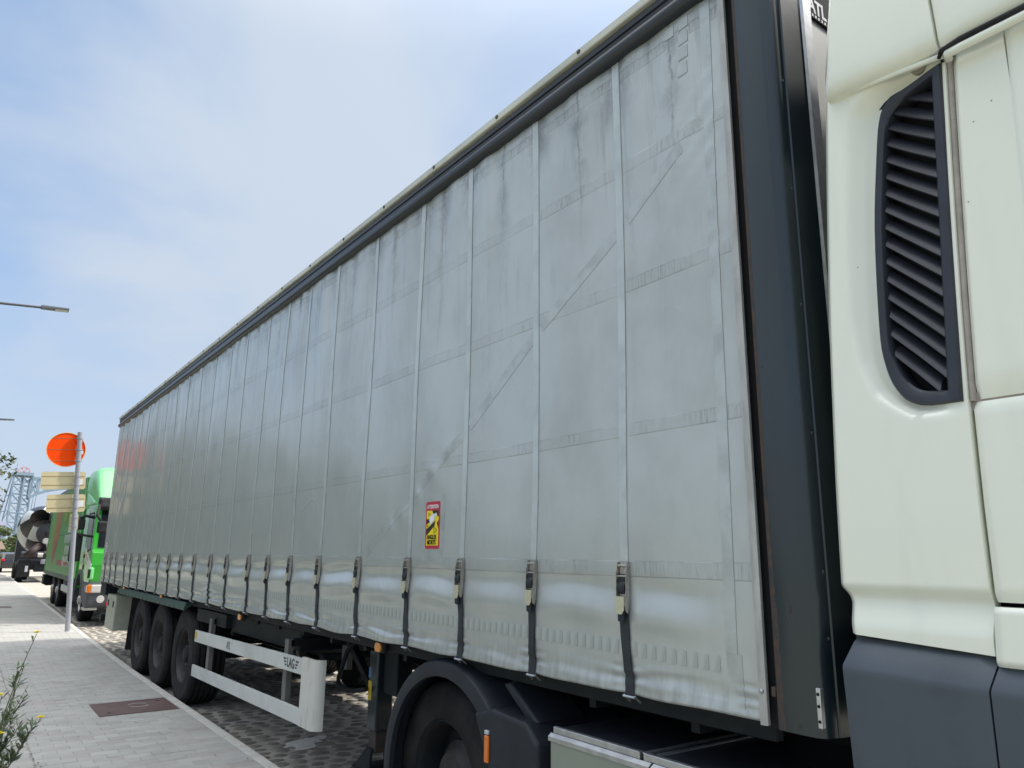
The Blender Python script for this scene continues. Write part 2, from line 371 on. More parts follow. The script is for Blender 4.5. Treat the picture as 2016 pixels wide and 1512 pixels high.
# ------------------------------------------------------------------ mesh helpers
class MB:
    def __init__(s):
        s.v, s.f, s.m = [], [], []

    def add(s, vs, fs, mi=0):
        b = len(s.v)
        s.v += [tuple(v) for v in vs]
        for f in fs:
            s.f.append(tuple(i + b for i in f))
            s.m.append(mi)
        return s

    def box(s, x0, x1, y0, y1, z0, z1, mi=0):
        return s.add([(x0, y0, z0), (x1, y0, z0), (x1, y1, z0), (x0, y1, z0), (x0, y0, z1), (x1, y0, z1), (x1, y1, z1), (x0, y1, z1)],
                     [(0, 3, 2, 1), (4, 5, 6, 7), (0, 1, 5, 4), (1, 2, 6, 5), (2, 3, 7, 6), (3, 0, 4, 7)], mi)

    def hexa(s, p, mi=0):
        return s.add(p, [(0, 3, 2, 1), (4, 5, 6, 7), (0, 1, 5, 4), (1, 2, 6, 5), (2, 3, 7, 6), (3, 0, 4, 7)], mi)

    def bar(s, a, b, w, h=None, mi=0, up=(0, 0, 1)):
        a, b = Vector(a), Vector(b)
        h = w if h is None else h
        d = (b - a).normalized()
        u = Vector(up)
        if abs(d.dot(u)) > 0.98:
            u = Vector((1, 0, 0))
        sx = d.cross(u).normalized()
        uz = sx.cross(d)
        P = []
        for c in (a, b):
            for i, j in ((-1, -1), (1, -1), (1, 1), (-1, 1)):
                P.append(c + sx * (i * w / 2) + uz * (j * h / 2))
        return s.add(P, [(3, 2, 1, 0), (4, 5, 6, 7), (0, 1, 5, 4), (1, 2, 6, 5), (2, 3, 7, 6), (3, 0, 4, 7)], mi)

    def tube(s, pts, r, n=8, mi=0, caps=True):
        pts = [Vector(p) for p in pts]
        rs = r if isinstance(r, (list, tuple)) else [r] * len(pts)
        base = len(s.v)
        up = None
        for i, p in enumerate(pts):
            d = (pts[min(i + 1, len(pts) - 1)] - pts[max(i - 1, 0)]).normalized()
            if up is None:
                up = Vector((0, 0, 1)) if abs(d.z) < 0.9 else Vector((1, 0, 0))
            sx = d.cross(up).normalized()
            up = sx.cross(d).normalized()
            for j in range(n):
                a = 2 * math.pi * j / n
                s.v.append(tuple(p + (sx * math.cos(a) + up * math.sin(a)) * rs[i]))
        for i in range(len(pts) - 1):
            for j in range(n):
                a, b2 = base + i * n + j, base + i * n + (j + 1) % n
                s.f.append((a, b2, b2 + n, a + n))
                s.m.append(mi)
        if caps:
            s.f.append(tuple(base + j for j in range(n))[::-1])
            s.f.append(tuple(base + (len(pts) - 1) * n + j for j in range(n)))
            s.m += [mi, mi]
        return s

    def prism(s, poly, lift, a, b, mi=0, caps=True):
        """poly of 2-D points; lift(u, v, t) -> xyz; from t=a to t=b"""
        n = len(poly)
        P = [lift(u, v, a) for u, v in poly] + [lift(u, v, b) for u, v in poly]
        F = [(i, (i + 1) % n, n + (i + 1) % n, n + i) for i in range(n)]
        if caps:
            F += [tuple(range(n))[::-1], tuple(range(n, 2 * n))]
        return s.add(P, F, mi)

    def lathe(s, prof, c, axis='x', n=40, mi=0, a0=0.0, a1=2 * math.pi):
        """prof: list of (along, radius); closed ring when a1-a0 is a full turn"""
        full = abs(a1 - a0 - 2 * math.pi) < 1e-6
        cnt = n if full else n + 1
        base = len(s.v)
        for j in range(cnt):
            a = a0 + (a1 - a0) * j / n
            for t, r in prof:
                p, q2 = r * math.cos(a), r * math.sin(a)
                if axis == 'x':
                    s.v.append((c[0] + t, c[1] + p, c[2] + q2))
                elif axis == 'y':
                    s.v.append((c[0] + p, c[1] + t, c[2] + q2))
                else:
                    s.v.append((c[0] + p, c[1] + q2, c[2] + t))
        kk = len(prof)
        for j in range(n):
            j2 = (j + 1) % cnt
            for i in range(kk - 1):
                s.f.append((base + j * kk + i, base + j * kk + i + 1, base + j2 * kk + i + 1, base + j2 * kk + i))
                s.m.append(mi)
        return s

    def grid(s, P, mi=0, skip=None):
        """P[i][j] points"""
        base, nj = len(s.v), len(P[0])
        for row in P:
            s.v += [tuple(p) for p in row]
        for i in range(len(P) - 1):
            for j in range(nj - 1):
                if skip and skip(i, j):
                    continue
                s.f.append((base + i * nj + j, base + i * nj + j + 1, base + (i + 1) * nj + j + 1, base + (i + 1) * nj + j))
                s.m.append(mi)
        return s

    def mesh(s, name, mats, smooth=False, fix=True):
        me = bpy.data.meshes.new(name)
        me.from_pydata(s.v, [], s.f)
        for mm in (mats if isinstance(mats, (list, tuple)) else [mats]):
            me.materials.append(M[mm] if isinstance(mm, str) else mm)
        me.polygons.foreach_set('material_index', s.m)
        if fix:
            bm = bmesh.new()
            bm.from_mesh(me)
            bmesh.ops.remove_doubles(bm, verts=bm.verts, dist=1e-5)
            bmesh.ops.recalc_face_normals(bm, faces=bm.faces)
            bm.to_mesh(me)
            bm.free()
        if smooth:
            me.polygons.foreach_set('use_smooth', [True] * len(me.polygons))
            if smooth is not True:
                me.set_sharp_from_angle(angle=R(smooth))
        me.update()
        return me


def link(name, data, parent=None, **props):
    o = bpy.data.objects.new(name, data)
    COL.objects.link(o)
    if parent is not None:
        o.parent = parent
        if parent.type == 'EMPTY' and not parent.get('_local'):
            o.matrix_parent_inverse = Matrix.Translation(-Vector(parent.location))
    for kk, vv in props.items():
        o[kk] = vv
    return o


def part(name, mb, mats, parent=None, smooth=False, bevel=0.0, seg=2, fix=True, **props):
    o = link(name, mb.mesh(name, mats, smooth, fix), parent, **props)
    if bevel:
        md = o.modifiers.new('edge', 'BEVEL')
        md.width, md.segments, md.limit_method, md.angle_limit = bevel, seg, 'ANGLE', R(35)
        md.harden_normals = False
    return o


LOCALS = set()


def thing(name, loc, label, cat, group=None, local=False, rotz=0.0):
    o = bpy.data.objects.new(name, None)
    COL.objects.link(o)
    o.location = loc
    o.rotation_euler = (0, 0, rotz)
    o.empty_display_size = 0.2
    o['label'], o['category'] = label, cat
    if group:
        o['group'] = group
    if local:
        o['_local'] = 1
    return o


def text(name, s, M4, size, mat_, parent, sx=1.0, bold=0.0, ext=0.0004, align='CENTER', **props):
    cu = bpy.data.curves.new(name, 'FONT')
    cu.body = s
    cu.size = size
    cu.align_x = align
    cu.align_y = 'CENTER'
    cu.extrude = ext
    cu.offset = bold
    tmp = bpy.data.objects.new('tmp_text', cu)
    COL.objects.link(tmp)
    dg = bpy.context.evaluated_depsgraph_get()
    me = bpy.data.meshes.new_from_object(tmp.evaluated_get(dg))
    bpy.data.objects.remove(tmp)
    me.transform(M4 @ Matrix.Diagonal((sx, 1, 1, 1)))
    me.materials.clear()
    me.materials.append(M[mat_])
    me.name = name
    return link(name, me, parent, **props)


def M_left(x, y, z, rot=0.0):
    """frame on a surface facing -X: text runs towards -Y"""
    return Matrix(((0, 0, -1, x), (-1, 0, 0, y), (0, 1, 0, z), (0, 0, 0, 1))) @ Matrix.Rotation(rot, 4, 'Z')


def M_front(x, y, z):
    """frame on a surface facing -Y: text runs towards +X"""
    return Matrix(((1, 0, 0, x), (0, 0, -1, y), (0, 1, 0, z), (0, 0, 0, 1)))


def sm(a, b, x):
    t = min(max((x - a) / (b - a), 0), 1)
    return t * t * (3 - 2 * t)


def lerp_pts(pts, x):
    if x <= pts[0][0]:
        return pts[0][1]
    for (a, va), (b, vb) in zip(pts, pts[1:]):
        if x <= b:
            return va + (vb - va) * (x - a) / (b - a)
    return pts[-1][1]


def inpoly(p, poly):
    c = False
    j = len(poly) - 1
    for i in range(len(poly)):
        (xi, yi), (xj, yj) = poly[i], poly[j]
        if (yi > p[1]) != (yj > p[1]) and p[0] < (xj - xi) * (p[1] - yi) / (yj - yi) + xi:
            c = not c
        j = i
    return c


def dpoly(p, poly):
    best = 9e9
    for i in range(len(poly)):
        ax, ay = poly[i - 1]
        bx, by = poly[i]
        dx_, dy_ = bx - ax, by - ay
        t = ((p[0] - ax) * dx_ + (p[1] - ay) * dy_) / (dx_ * dx_ + dy_ * dy_ + 1e-12)
        t = min(max(t, 0), 1)
        best = min(best, math.hypot(p[0] - ax - t * dx_, p[1] - ay - t * dy_))
    return best


def chaikin(poly, it=1, keep=()):
    for _ in range(it):
        out = []
        n = len(poly)
        for i in range(n):
            a, b = poly[i], poly[(i + 1) % n]
            out.append((a[0] * .78 + b[0] * .22, a[1] * .78 + b[1] * .22))
            out.append((a[0] * .22 + b[0] * .78, a[1] * .22 + b[1] * .78))
        poly = out
    return poly


# ================================================================== SETTING
KX = [(-30, .07), (10, .07), (15, .13), (20, .24), (30, .42), (52, .74), (75, .72), (95, -.4), (120, -5.5)]


def xk(y):
    return lerp_pts(KX, y)


def struct(name, mb, mats, smooth=False, **kw):
    return part(name, mb, mats, None, smooth, kind='structure', **kw)


# far ground, one sheet to the horizon
g = MB()
g.add([(-2500, -2500, -.10), (2500, -2500, -.10), (2500, 3500, -.10), (-2500, 3500, -.10)], [(0, 1, 2, 3)])
struct('ground', g, 'earth')
g = MB()
g.add([(-60, -40, -.02), (-2.35, -40, .05), (-2.35, 95, .05), (-60, 95, -.02)], [(0, 1, 2, 3)])
struct('grass_verge', g, 'grass')

# road: cobbled parking lane, then an asphalt carriageway that bends away to the left in the distance
ys = [-40, -10, 0, 10, 15, 20, 30, 40, 52, 60, 75, 95, 120]
g = MB()
P = [[(xk(y), y, -.0005), (6.2, y, -.0005)] for y in ys]
g.grid(P)
cobbles = struct('cobbled_road', g, 'grout')
g = MB()
P = [[(6.2, y, -.003), (16, y, -.003)] for y in ys]
g.grid(P)
struct('road', g, 'asphalt')
g = MB()
cl_ = [(60, 8, 22), (95, 4, 18), (140, -14, 14), (190, -45, -2), (260, -140, -75), (330, -260, -190)]
g.grid([[(a, y, .002), (b, y, .002)] for y, a, b in cl_])
struct('bend_of_road', g, 'asphalt')
g = MB()
g.box(16, 30, -40, 120, -.1, .12)
struct('far_pavement', g, 'paver2')

# pavement bed, kerb stones
g = MB()
P = [[(-2.35, y, .0745), (xk(y) - .095, y, .0772)] for y in ys]
g.grid(P)
pavement = struct('pavement', g, 'joint')
kb = link('kerb', MB().box(.0, .001, 90, 90.001, -.05, -.049).mesh('kerb', 'kerb'), None, kind='structure')
kl = 1.0
kme = {}
y = 1.2
i = 0
while y < 60:
    xa, xb = xk(y + .004), xk(y + kl - .004)
    m_ = MB()
    m_.hexa([(xa - .098, y + .004, -.05), (xa, y + .004, -.05), (xb, y + kl - .004, -.05), (xb - .098, y + kl - .004, -.05),
             (xa - .098, y + .004, .082), (xa - .008, y + .004, .080), (xb - .008, y + kl - .004, .080), (xb - .098, y + kl - .004, .082)])
    part('kerb_stone', m_, 'kerb', kb, bevel=.006)
    y += kl
    i += 1

# paver blocks: the nearest as single pieces, the rest joined
def paver_mesh(w_, d_, mname):
    m_ = MB()
    c = .003
    m_.add([(-w_ / 2, -d_ / 2, -.03), (w_ / 2, -d_ / 2, -.03), (w_ / 2, d_ / 2, -.03), (-w_ / 2, d_ / 2, -.03),
            (-w_ / 2, -d_ / 2, -.0022), (w_ / 2, -d_ / 2, -.0022), (w_ / 2, d_ / 2, -.0022), (-w_ / 2, d_ / 2, -.0022),
            (-w_ / 2 + c, -d_ / 2 + c, 0), (w_ / 2 - c, -d_ / 2 + c, 0), (w_ / 2 - c, d_ / 2 - c, 0), (-w_ / 2 + c, d_ / 2 - c, 0)],
           [(0, 1, 5, 4), (1, 2, 6, 5), (2, 3, 7, 6), (3, 0, 4, 7), (4, 5, 9, 8), (5, 6, 10, 9), (6, 7, 11, 10), (7, 4, 8, 11), (8, 9, 10, 11)])
    return m_


PL, PD, GAP = .205, .118, .0035
rnd = random.Random(3)
pieces, rest = [], MB()
rows = []
y = 3.4
r = 0
while y < 46:
    xr = xk(y) - .101
    segs = [(xr - .205, xr, 0)]
    x = xr - .205 - (PL * .5 if r % 2 else 0)
    if r % 2:
        segs.append((xr - .205 - PL * .5, xr - .205, 0))
    while x > xr - 1.36:
        segs.append((max(x - PL, xr - 1.40), x, 0))
        x -= PL
    x2 = xr - 1.41 - (.1 if r % 2 else 0)
    if y < 12:
        if r % 2:
            segs.append((x2, x2 + .1, 1))
        while x2 > -2.3:
            segs.append((x2 - PL, x2, 1))
            x2 -= PL
    for (a, b, t) in segs:
        if b - a > .03:
            parts_ = [(a, b)]
            if 6.97 < y < 7.815:
                parts_ = [(a, min(b, -.784)), (max(a, -.046), b)]
            for a1, b1 in parts_:
                if b1 - a1 > .025:
                    rows.append(((a1 + b1) / 2, y + PD / 2, b1 - a1 - GAP, PD - GAP, t))
    y += PD
    r += 1


def covered(x, y):
    return -.785 < x < -.045 and 7.08 < y < 7.82


vis = [q_ for q_ in rows if q_[1] > 4.2 and q_[0] > -1.62 + .025 * (q_[1] - 5.5)]
vis.sort(key=lambda q_: (q_[0] - CAM.x) ** 2 + (q_[1] - CAM.y) ** 2)
single = set(id(q_) for q_ in vis[:298])
pm = {}
for q_ in rows:
    x, yy, wd, dd, t = q_
    z = .080 + rnd.uniform(-.0016, .0016)
    mname = rnd.choice(['paver', 'paver', 'paver2', 'paver2', 'paver3']) if not t else rnd.choice(['paver3', 'paver2'])
    if id(q_) in single:
        key = (round(wd, 3), mname)
        if key not in pm:
            pm[key] = paver_mesh(wd, dd, mname).mesh('paver', mname)
        o = link('paver', pm[key], pavement)
        o.location = (x, yy, z)
        o.rotation_euler = (rnd.uniform(-.006, .006), rnd.uniform(-.004, .004), rnd.uniform(-.006, .006))
    else:
        mi = ['paver', 'paver2', 'paver3'].index(mname)
        t_ = paver_mesh(wd, dd, mname)
        rest.add([(a + x, b + yy, c + z) for a, b, c in t_.v], t_.f, mi)
part('far_pavers', rest, ['paver', 'paver2', 'paver3'], pavement, fix=False, kind='stuff')

# rounded cobbles
def stone_mesh(seed):
    rr = random.Random(seed)
    m_ = MB()
    n = 8
    angs = [(j + .5) * 2 * math.pi / n for j in range(n)]
    ring = []
    for a in angs:
        ca, sa = math.cos(a), math.sin(a)
        kx = max(abs(ca), abs(sa))
        sq = 1 / kx
        rad = (.80 * sq + .20 * 1.0) * rr.uniform(.90, 1.0) * .5
        ring.append((ca * rad, sa * rad))
    V = [(u * 1.0, v * 1.0, -.03) for u, v in ring] + [(u * .97, v * .97, -.008) for u, v in ring] + [(u * .72, v * .72, rr.uniform(.004, .009)) for u, v in ring] + [(0, 0, .013)]
    F = []
    for j in range(n):
        j2 = (j + 1) % n
        F += [(j, j2, n + j2, n + j), (n + j, n + j2, 2 * n + j2, 2 * n + j), (2 * n + j, 2 * n + j2, 3 * n)]
    return m_.add(V, F)


stn = ['stone_a', 'stone_a', 'stone_b', 'stone_c']
protos = [[stone_mesh(s_).mesh('cobblestone', mm, smooth=True, fix=False) for mm in stn] for s_ in range(5)]
raw = [stone_mesh(s_) for s_ in range(5)]
lst = []
y = 1.6
r = 0
while y < 27:
    rh = rnd.uniform(.125, .155)
    x = xk(y) + .02
    lim = 6.1 if y < 16 else 4.0
    while x < lim:
        wd = rnd.uniform(.13, .23)
        if wd > 0:
            lst.append((x + wd / 2, y + rh / 2 + rnd.uniform(-.008, .008) + .02 * math.sin(x * 2 + y), wd * .985, rh * 1.0, rnd.randrange(5), rnd.randrange(4), rnd.uniform(-.09, .09), rnd.uniform(-.006, .004)))
        x += wd + .006
    y += rh + .006


def score(s_):
    x, yy = s_[0], s_[1]
    pen = 0
    if not (2.9 < yy < 6.9 and x < 2.0):
        pen = 50
    return pen + math.hypot(x - CAM.x, yy - CAM.y)


lst.sort(key=score)
rest = MB()
for idx, (x, yy, wd, dd, si, mi, rot, zz) in enumerate(lst):
    if idx < 296:
        o = link('cobblestone', protos[si][mi], cobbles)
        o.location, o.scale, o.rotation_euler = (x, yy, zz), (wd, dd, 1), (0, 0, rot)
    else:
        c, s_ = math.cos(rot), math.sin(rot)
        rest.add([(x + (a * wd) * c - (b * dd) * s_, yy + (a * wd) * s_ + (b * dd) * c, zz + h) for a, b, h in raw[si].v], raw[si].f, [0, 0, 1, 2][mi])
part('far_cobbles', rest, ['stone_a', 'stone_b', 'stone_c'], cobbles, smooth=True, fix=False, kind='stuff')

# dried mortar spilled over the cobbles, flush with the stones
g = MB()
pts = []
for j in range(26):
    a = j / 26 * 2 * math.pi
    rr = 1 + .28 * math.sin(3 * a + 1) + .18 * math.sin(7 * a) + rnd.uniform(-.14, .14)
    pts.append((.62 + .20 * rr * math.cos(a), 5.30 + .15 * rr * math.sin(a) + .1 * rr * math.cos(a)))
V = [(u, v, .006) for u, v in pts] + [(.62 + (u - .62) * .8, 5.30 + (v - 5.30) * .8, .0185) for u, v in pts]
F = [(j, (j + 1) % 26, 26 + (j + 1) % 26, 26 + j) for j in range(26)] + [tuple(range(26, 52))]
g.add(V, F)
o = part('mortar_spill', g, 'spill')
o['label'], o['category'] = 'pale dried patch of mortar on the cobbles beside the sideguard', 'spill'

# grit and leaf crumbs on the pavement, thickest in the long joint and along the kerb
g = MB()
for j in range(420):
    yy = 4.0 + 12 * rnd.random() ** 1.4
    pick = rnd.random()
    xx = xk(yy) - .1 + rnd.gauss(0, .03) if pick < .3 else (xk(yy) - 1.51 + rnd.gauss(0, .015) if pick < .72 else rnd.uniform(-1.6, -.1))
    s_ = rnd.uniform(.002, .007) * (1.6 if .3 < pick < .72 else 1)
    a = rnd.uniform(0, 3.14)
    c_, d_ = math.cos(a) * s_, math.sin(a) * s_
    z0 = .0825
    g.add([(xx + c_, yy + d_, z0), (xx - d_ * .6, yy + c_ * .6, z0 + s_ * .5), (xx - c_, yy - d_, z0), (xx + d_ * .6, yy - c_ * .6, z0 + s_ * .7)], [(0, 1, 2, 3)])
M['grit'] = mat('dark_grit', (0.10, 0.085, 0.06), 0.9, col2=(0.16, 0.15, 0.12), vscale=9, world=True)
part('grit', g, 'grit', None, fix=False, kind='stuff')

# rust brown access covers
def cover(x0, x1, y0, y1, z, label, skew=.01):
    t = thing('access_cover', ((x0 + x1) / 2, (y0 + y1) / 2, z), label, 'cover', 'rusty covers set into the ground')
    fr = MB()
    e = .014
    fr.box(x0, x1, y0, y0 + e, z - .03, z + .004).box(x0, x1, y1 - e, y1, z - .03, z + .004)
    fr.box(x0, x0 + e, y0 + e, y1 - e, z - .03, z + .004).box(x1 - e, x1, y0 + e, y1 - e, z - .03, z + .004)
    part('frame', fr, 'cover', t)
    part('lid', MB().box(x0 + e + .004, x1 - e - .004, y0 + e + .004, y1 - e - .004, z - .03, z + .002), 'cover', t, bevel=.003)
    for hx, hy in ((x0 + .10, y0 + .13), (x1 - .10, y1 - .13)):
        part('lifting_hole', MB().lathe([(0, 0), (0, .012), (.004, .014)], (hx, hy, z + .001), 'z', 10), 'void', t)
    return t


t = cover(-.78, -.05, 7.10, 7.80, .079, 'large rusty brown cover in the grey pavement beside the front trailer wheel')
for a0, a1 in ((.5, 2.6), (3.7, 5.8)):
    mk = MB()
    prev = None
    for j in range(9):
        a = a0 + (a1 - a0) * j / 8
        p = (-.36 + .10 * math.cos(a), 7.52 + .10 * math.sin(a), .0822)
        if prev:
            mk.bar(prev, p, .012, .002)
        prev = p
    part('cast_mark', mk, 'kerb', t)
cover(.55, 1.12, 11.6, 12.5, .012, 'brown cover in the cobbled lane behind the rear trailer wheel')
cover(-1.9, -.62, 24.2, 25.0, .080, 'far dark cover across the pavement beyond the sign pole')


# ================================================================== SEMI TRAILER
TL = 13.62          # length of the curtain
ZT, ZB = 3.886, 1.148
STRAPS = [.605, 1.194, 1.806, 2.383, 3.055, 3.722, 4.305, 4.832, 5.351, 6.027, 6.604, 7.258, 7.883, 8.477, 9.108, 9.711, 10.34,
          10.953, 11.451, 12.219, 12.75, 13.3]
EDGES = [0.0] + STRAPS + [TL]
rng = random.Random(11)
PH = [rng.uniform(0, 6.28) for _ in EDGES]
AM = [rng.uniform(.5, 1.35) for _ in EDGES]


def gs(x, c, s_):
    return math.exp(-((x - c) / s_) ** 2)


def curt(y, z):
    """sideways position of the curtain cloth (negative is out towards the pavement)"""
    i = 0
    while i < len(EDGES) - 2 and y > EDGES[i + 1]:
        i += 1
    a, b = EDGES[i], EDGES[i + 1]
    u = min(max((y - a) / (b - a), 0), 1)
    p = math.sin(math.pi * u) ** .55 if 0 < u < 1 else 0
    am, ph = AM[i], PH[i]
    d = 0.0
    fade = 1.0 if i else (.35 + .65 * sm(0.03, .35, y))
    if i == 0:
        p = sm(0, .5, y) * (1 - sm(.52, .605, y)) if y < .605 else 0
        p = min(p * 1.2, 1)
    if z < 1.72:
        wob = .010 * math.sin(y * 5.1 + ph) + .006 * math.sin(y * 11 + ph)
        d += .013 * gs(z, 1.535 + wob, .040) * p * am * fade
        d -= .0155 * gs(z, 1.437 + wob, .050) * p * am * fade
        w1 = sm(1.155, 1.185, z) * (1 - sm(1.245, 1.272, z))
        d += -.0048 * math.sin((z - 1.165 + .5 * wob + .012 * math.sin(y * 7 + ph)) * 2 * math.pi / (.066 + .012 * math.sin(ph))) * w1 * (p ** .7) * am * fade * (.55 + .45 * math.sin(y * 3.1 + 2 * ph))
        d += .010 * gs(z, 1.2, .03) * (1 - p) * fade
        d -= .012 * (1 - sm(1.15, 1.24, z)) * math.sin(math.pi * u)
        sgn = math.sin((z - 1.2) * 160 + ph * 2)
        d += .0035 * sgn * gs(u, .08, .07) * w1 + .0035 * sgn * gs(u, .92, .07) * w1
    up = sm(1.6, 1.9, z)
    d += up * (.010 * math.sin(y * .83 + .6) * math.sin((z - 1.55) / 2.34 * math.pi) + .0035 * math.sin(y * 2.7 + z * 1.9) + .0022 * math.sin(y * 5.3 - z * 3.1 + 1))
    top = sm(2.9, 3.8, z)
    d += top * (.0028 * math.sin(y * 19.0 + 2 * math.sin(y * 3)) + .0018 * math.sin(y * 33 + 1) + .003 * math.sin(math.pi * u) * math.sin(6 * u + ph))
    # billow between the seams
    d -= up * .0045 * math.sin(math.pi * u) * (.5 + .5 * math.sin(ph))
    # slack folds at the far end
    rr = sm(9.5, 13.0, y)
    d += rr * .007 * math.sin((y - .35 * (z - 2)) * 2 * math.pi / .52) * sm(2.6, 3.5, z)
    d += rr * .005 * math.sin((y * 1.0 + (z - 1.9) * .8) * 2 * math.pi / .34) * gs(y, 12.6 - .28 * (3.0 - z), .22) * gs(z, 2.4, .75)
    # lumps along the lower half of the diagonal belt
    for (cy, cz, s1) in ((1.97, 2.235, .05), (2.13, 2.12, .055), (2.48, 1.885, .06), (2.62, 1.81, .055), (2.3, 2.0, .04)):
        d -= .006 * math.exp(-((y - cy) ** 2 + (z - cz) ** 2) / s1 ** 2)
    # crushed spot above the wheels
    for cy in (6.55, 6.75):
        d += .008 * math.sin((z - 1.25) * 120 + cy) * math.exp(-((y - cy) / .12) ** 2 - ((z - 1.27) / .07) ** 2)
    # a dent and tight creases towards the front upper corner
    d += .004 * math.sin((y * .8 + z) * 2 * math.pi / .11) * gs(y, .14, .12) * gs(z, 3.30, .22)
    d += .003 * math.sin((y * .8 + z) * 2 * math.pi / .13) * gs(y, .08, .10) * gs(z, 2.84, .10)
    return d


TR = thing('semi_trailer', (1.27, 6.8, 0), 'long grey curtain sided semi trailer parked along the kerb', 'semi trailer')
ys_ = []
y = 0.0
while y < TL:
    ys_.append(y)
    y += .016 if y < 3.2 else (.024 if y < 7 else .034)
ys_.append(TL)
zs_ = []
z = ZB
while z < ZT:
    zs_.append(z)
    z += .0085 if z < 1.36 else (.012 if z < 1.66 else .034)
zs_.append(ZT)


def zbot(y):
    i = 0
    while i < len(EDGES) - 2 and y > EDGES[i + 1]:
        i += 1
    u = (y - EDGES[i]) / (EDGES[i + 1] - EDGES[i])
    s_ = math.sin(math.pi * min(max(u, 0), 1))
    return ZB + .006 * s_ * math.sin(PH[i]) + .004 * math.sin(9 * y) * s_ + .004 * (1 - s_)


g = MB()
P = []
for y in ys_:
    zb = zbot(y)
    row = []
    for z in zs_:
        zz = zb + (z - ZB) if z < ZB + .05 else z
        row.append((curt(y, z), y, zz))
    P.append(row)
g.grid(P)
# turned-in lower hem
g.grid([[(row[0][0], row[0][1], row[0][2]), (row[0][0] + .012, row[0][1], row[0][2] + .004), (row[0][0] + .014, row[0][1], row[0][2] + .06)] for row in P])
cur = part('curtain', g, 'curtain', TR, smooth=True)


def ribbon(p0, p1, wd, lift, n, thick=.0018):
    """strip of cloth lying on the curtain from (y,z) p0 to p1"""
    m_ = MB()
    d = Vector((p1[0] - p0[0], p1[1] - p0[1]))
    L = d.length
    d /= L
    nn = Vector((-d.y, d.x))
    rows_o = []
    for i in range(n + 1):
        t = i / n
        c = Vector(p0) + d * (L * t)
        row = []
        for s_ in (-1, -.94, -.5, 0, .5, .94, 1):
            q_ = c + nn * (s_ * wd / 2)
            e = lift if abs(s_) < 1 else .0
            row.append((curt(q_.x, q_.y) - e + (.003 if abs(s_) == 1 else 0), q_.x, q_.y))
        rows_o.append(row)
    m_.grid(rows_o)
    m_.m = [1 if i % 6 in (0, 5) else 0 for i in range(len(m_.f))]
    return m_


for i, y in enumerate(STRAPS):
    n_ = 70 if y < 4 else 36
    part('seam_strip', ribbon((y, 1.56), (y - .012 + .008 * math.sin(i), ZT - .002), .046, .0035, n_), ['seam', 'edge_dirt'], TR, smooth=50)
part('edge_strip', ribbon((.108, 1.345), (.078, ZT - .004), .048, .0025, 90), ['hem', 'edge_dirt'], TR, smooth=50)
part('hem_strip', ribbon((.098, 1.165), (.100, 1.345), .066, .0015, 20), ['hem', 'edge_dirt'], TR, smooth=50)
# diagonal belt, broken where it passes under the seam strips
dp = [(.205, 3.31), (.58, 3.075), (1.18, 2.735), (1.80, 2.325), (2.383, 1.985), (3.03, 1.63)]
for (a, b) in zip(dp, dp[1:]):
    d = Vector((b[0] - a[0], b[1] - a[1]))
    L = d.length
    a2 = Vector(a) + d * (.03 / L)
    b2 = Vector(b) - d * (.03 / L)
    low_ = a[1] < 2.4
    part('diagonal_strip', ribbon(tuple(a2), tuple(b2), .062, .0008 if low_ else .0014, 30), ['diag', 'diag' if low_ else 'edge_dirt'], TR, smooth=50)
# welded repair patches near the front top corner
for k_, (py, pz) in enumerate(((.185, 3.845), (.190, 3.775), (.194, 3.705), (.200, 3.632), (.262, 3.842))):
    part('repair_patch', ribbon((py, pz - .027), (py, pz + .027), .052, .0022, 6), ['diag', 'edge_dirt'], TR, smooth=50)

# reflective tape squares along the lower edge: 12 triangles each, shared mesh
m_ = MB()
w2, h2, t2, ch = .0195, .027, .0008, .005
out = [(-w2 + ch, -h2), (w2 - ch, -h2), (w2, -h2 + ch), (w2, h2 - ch), (w2 - ch, h2), (-w2 + ch, h2), (-w2, h2 - ch), (-w2, -h2 + ch)]
m_.prism(out, lambda u, v, t: (t, u, v), 0.003, -t2)
pme = m_.mesh('reflective_patch', 'patch')
y = .178
zc = 1.308
cnt = 0
while y < 13.4 and cnt < 285:
    near = min(abs(y - s_) for s_ in STRAPS)
    zc = 1.306 + .016 * sm(0, 1.0, y)
    slope = (curt(y, zc + .02) - curt(y, zc - .02)) / .04
    sl2 = (curt(y + .015, zc) - curt(y - .015, zc)) / .03
    o = link('reflective_patch', pme, TR)
    base = min(curt(y, zc), (curt(y, zc + .02) + curt(y, zc - .02)) / 2, (curt(y + .015, zc) + curt(y - .015, zc)) / 2)
    o.location = (base - .0010, y, zc)
    o.rotation_euler = (0, math.atan(slope), -math.atan(sl2))
    y += .0490
    cnt += 1

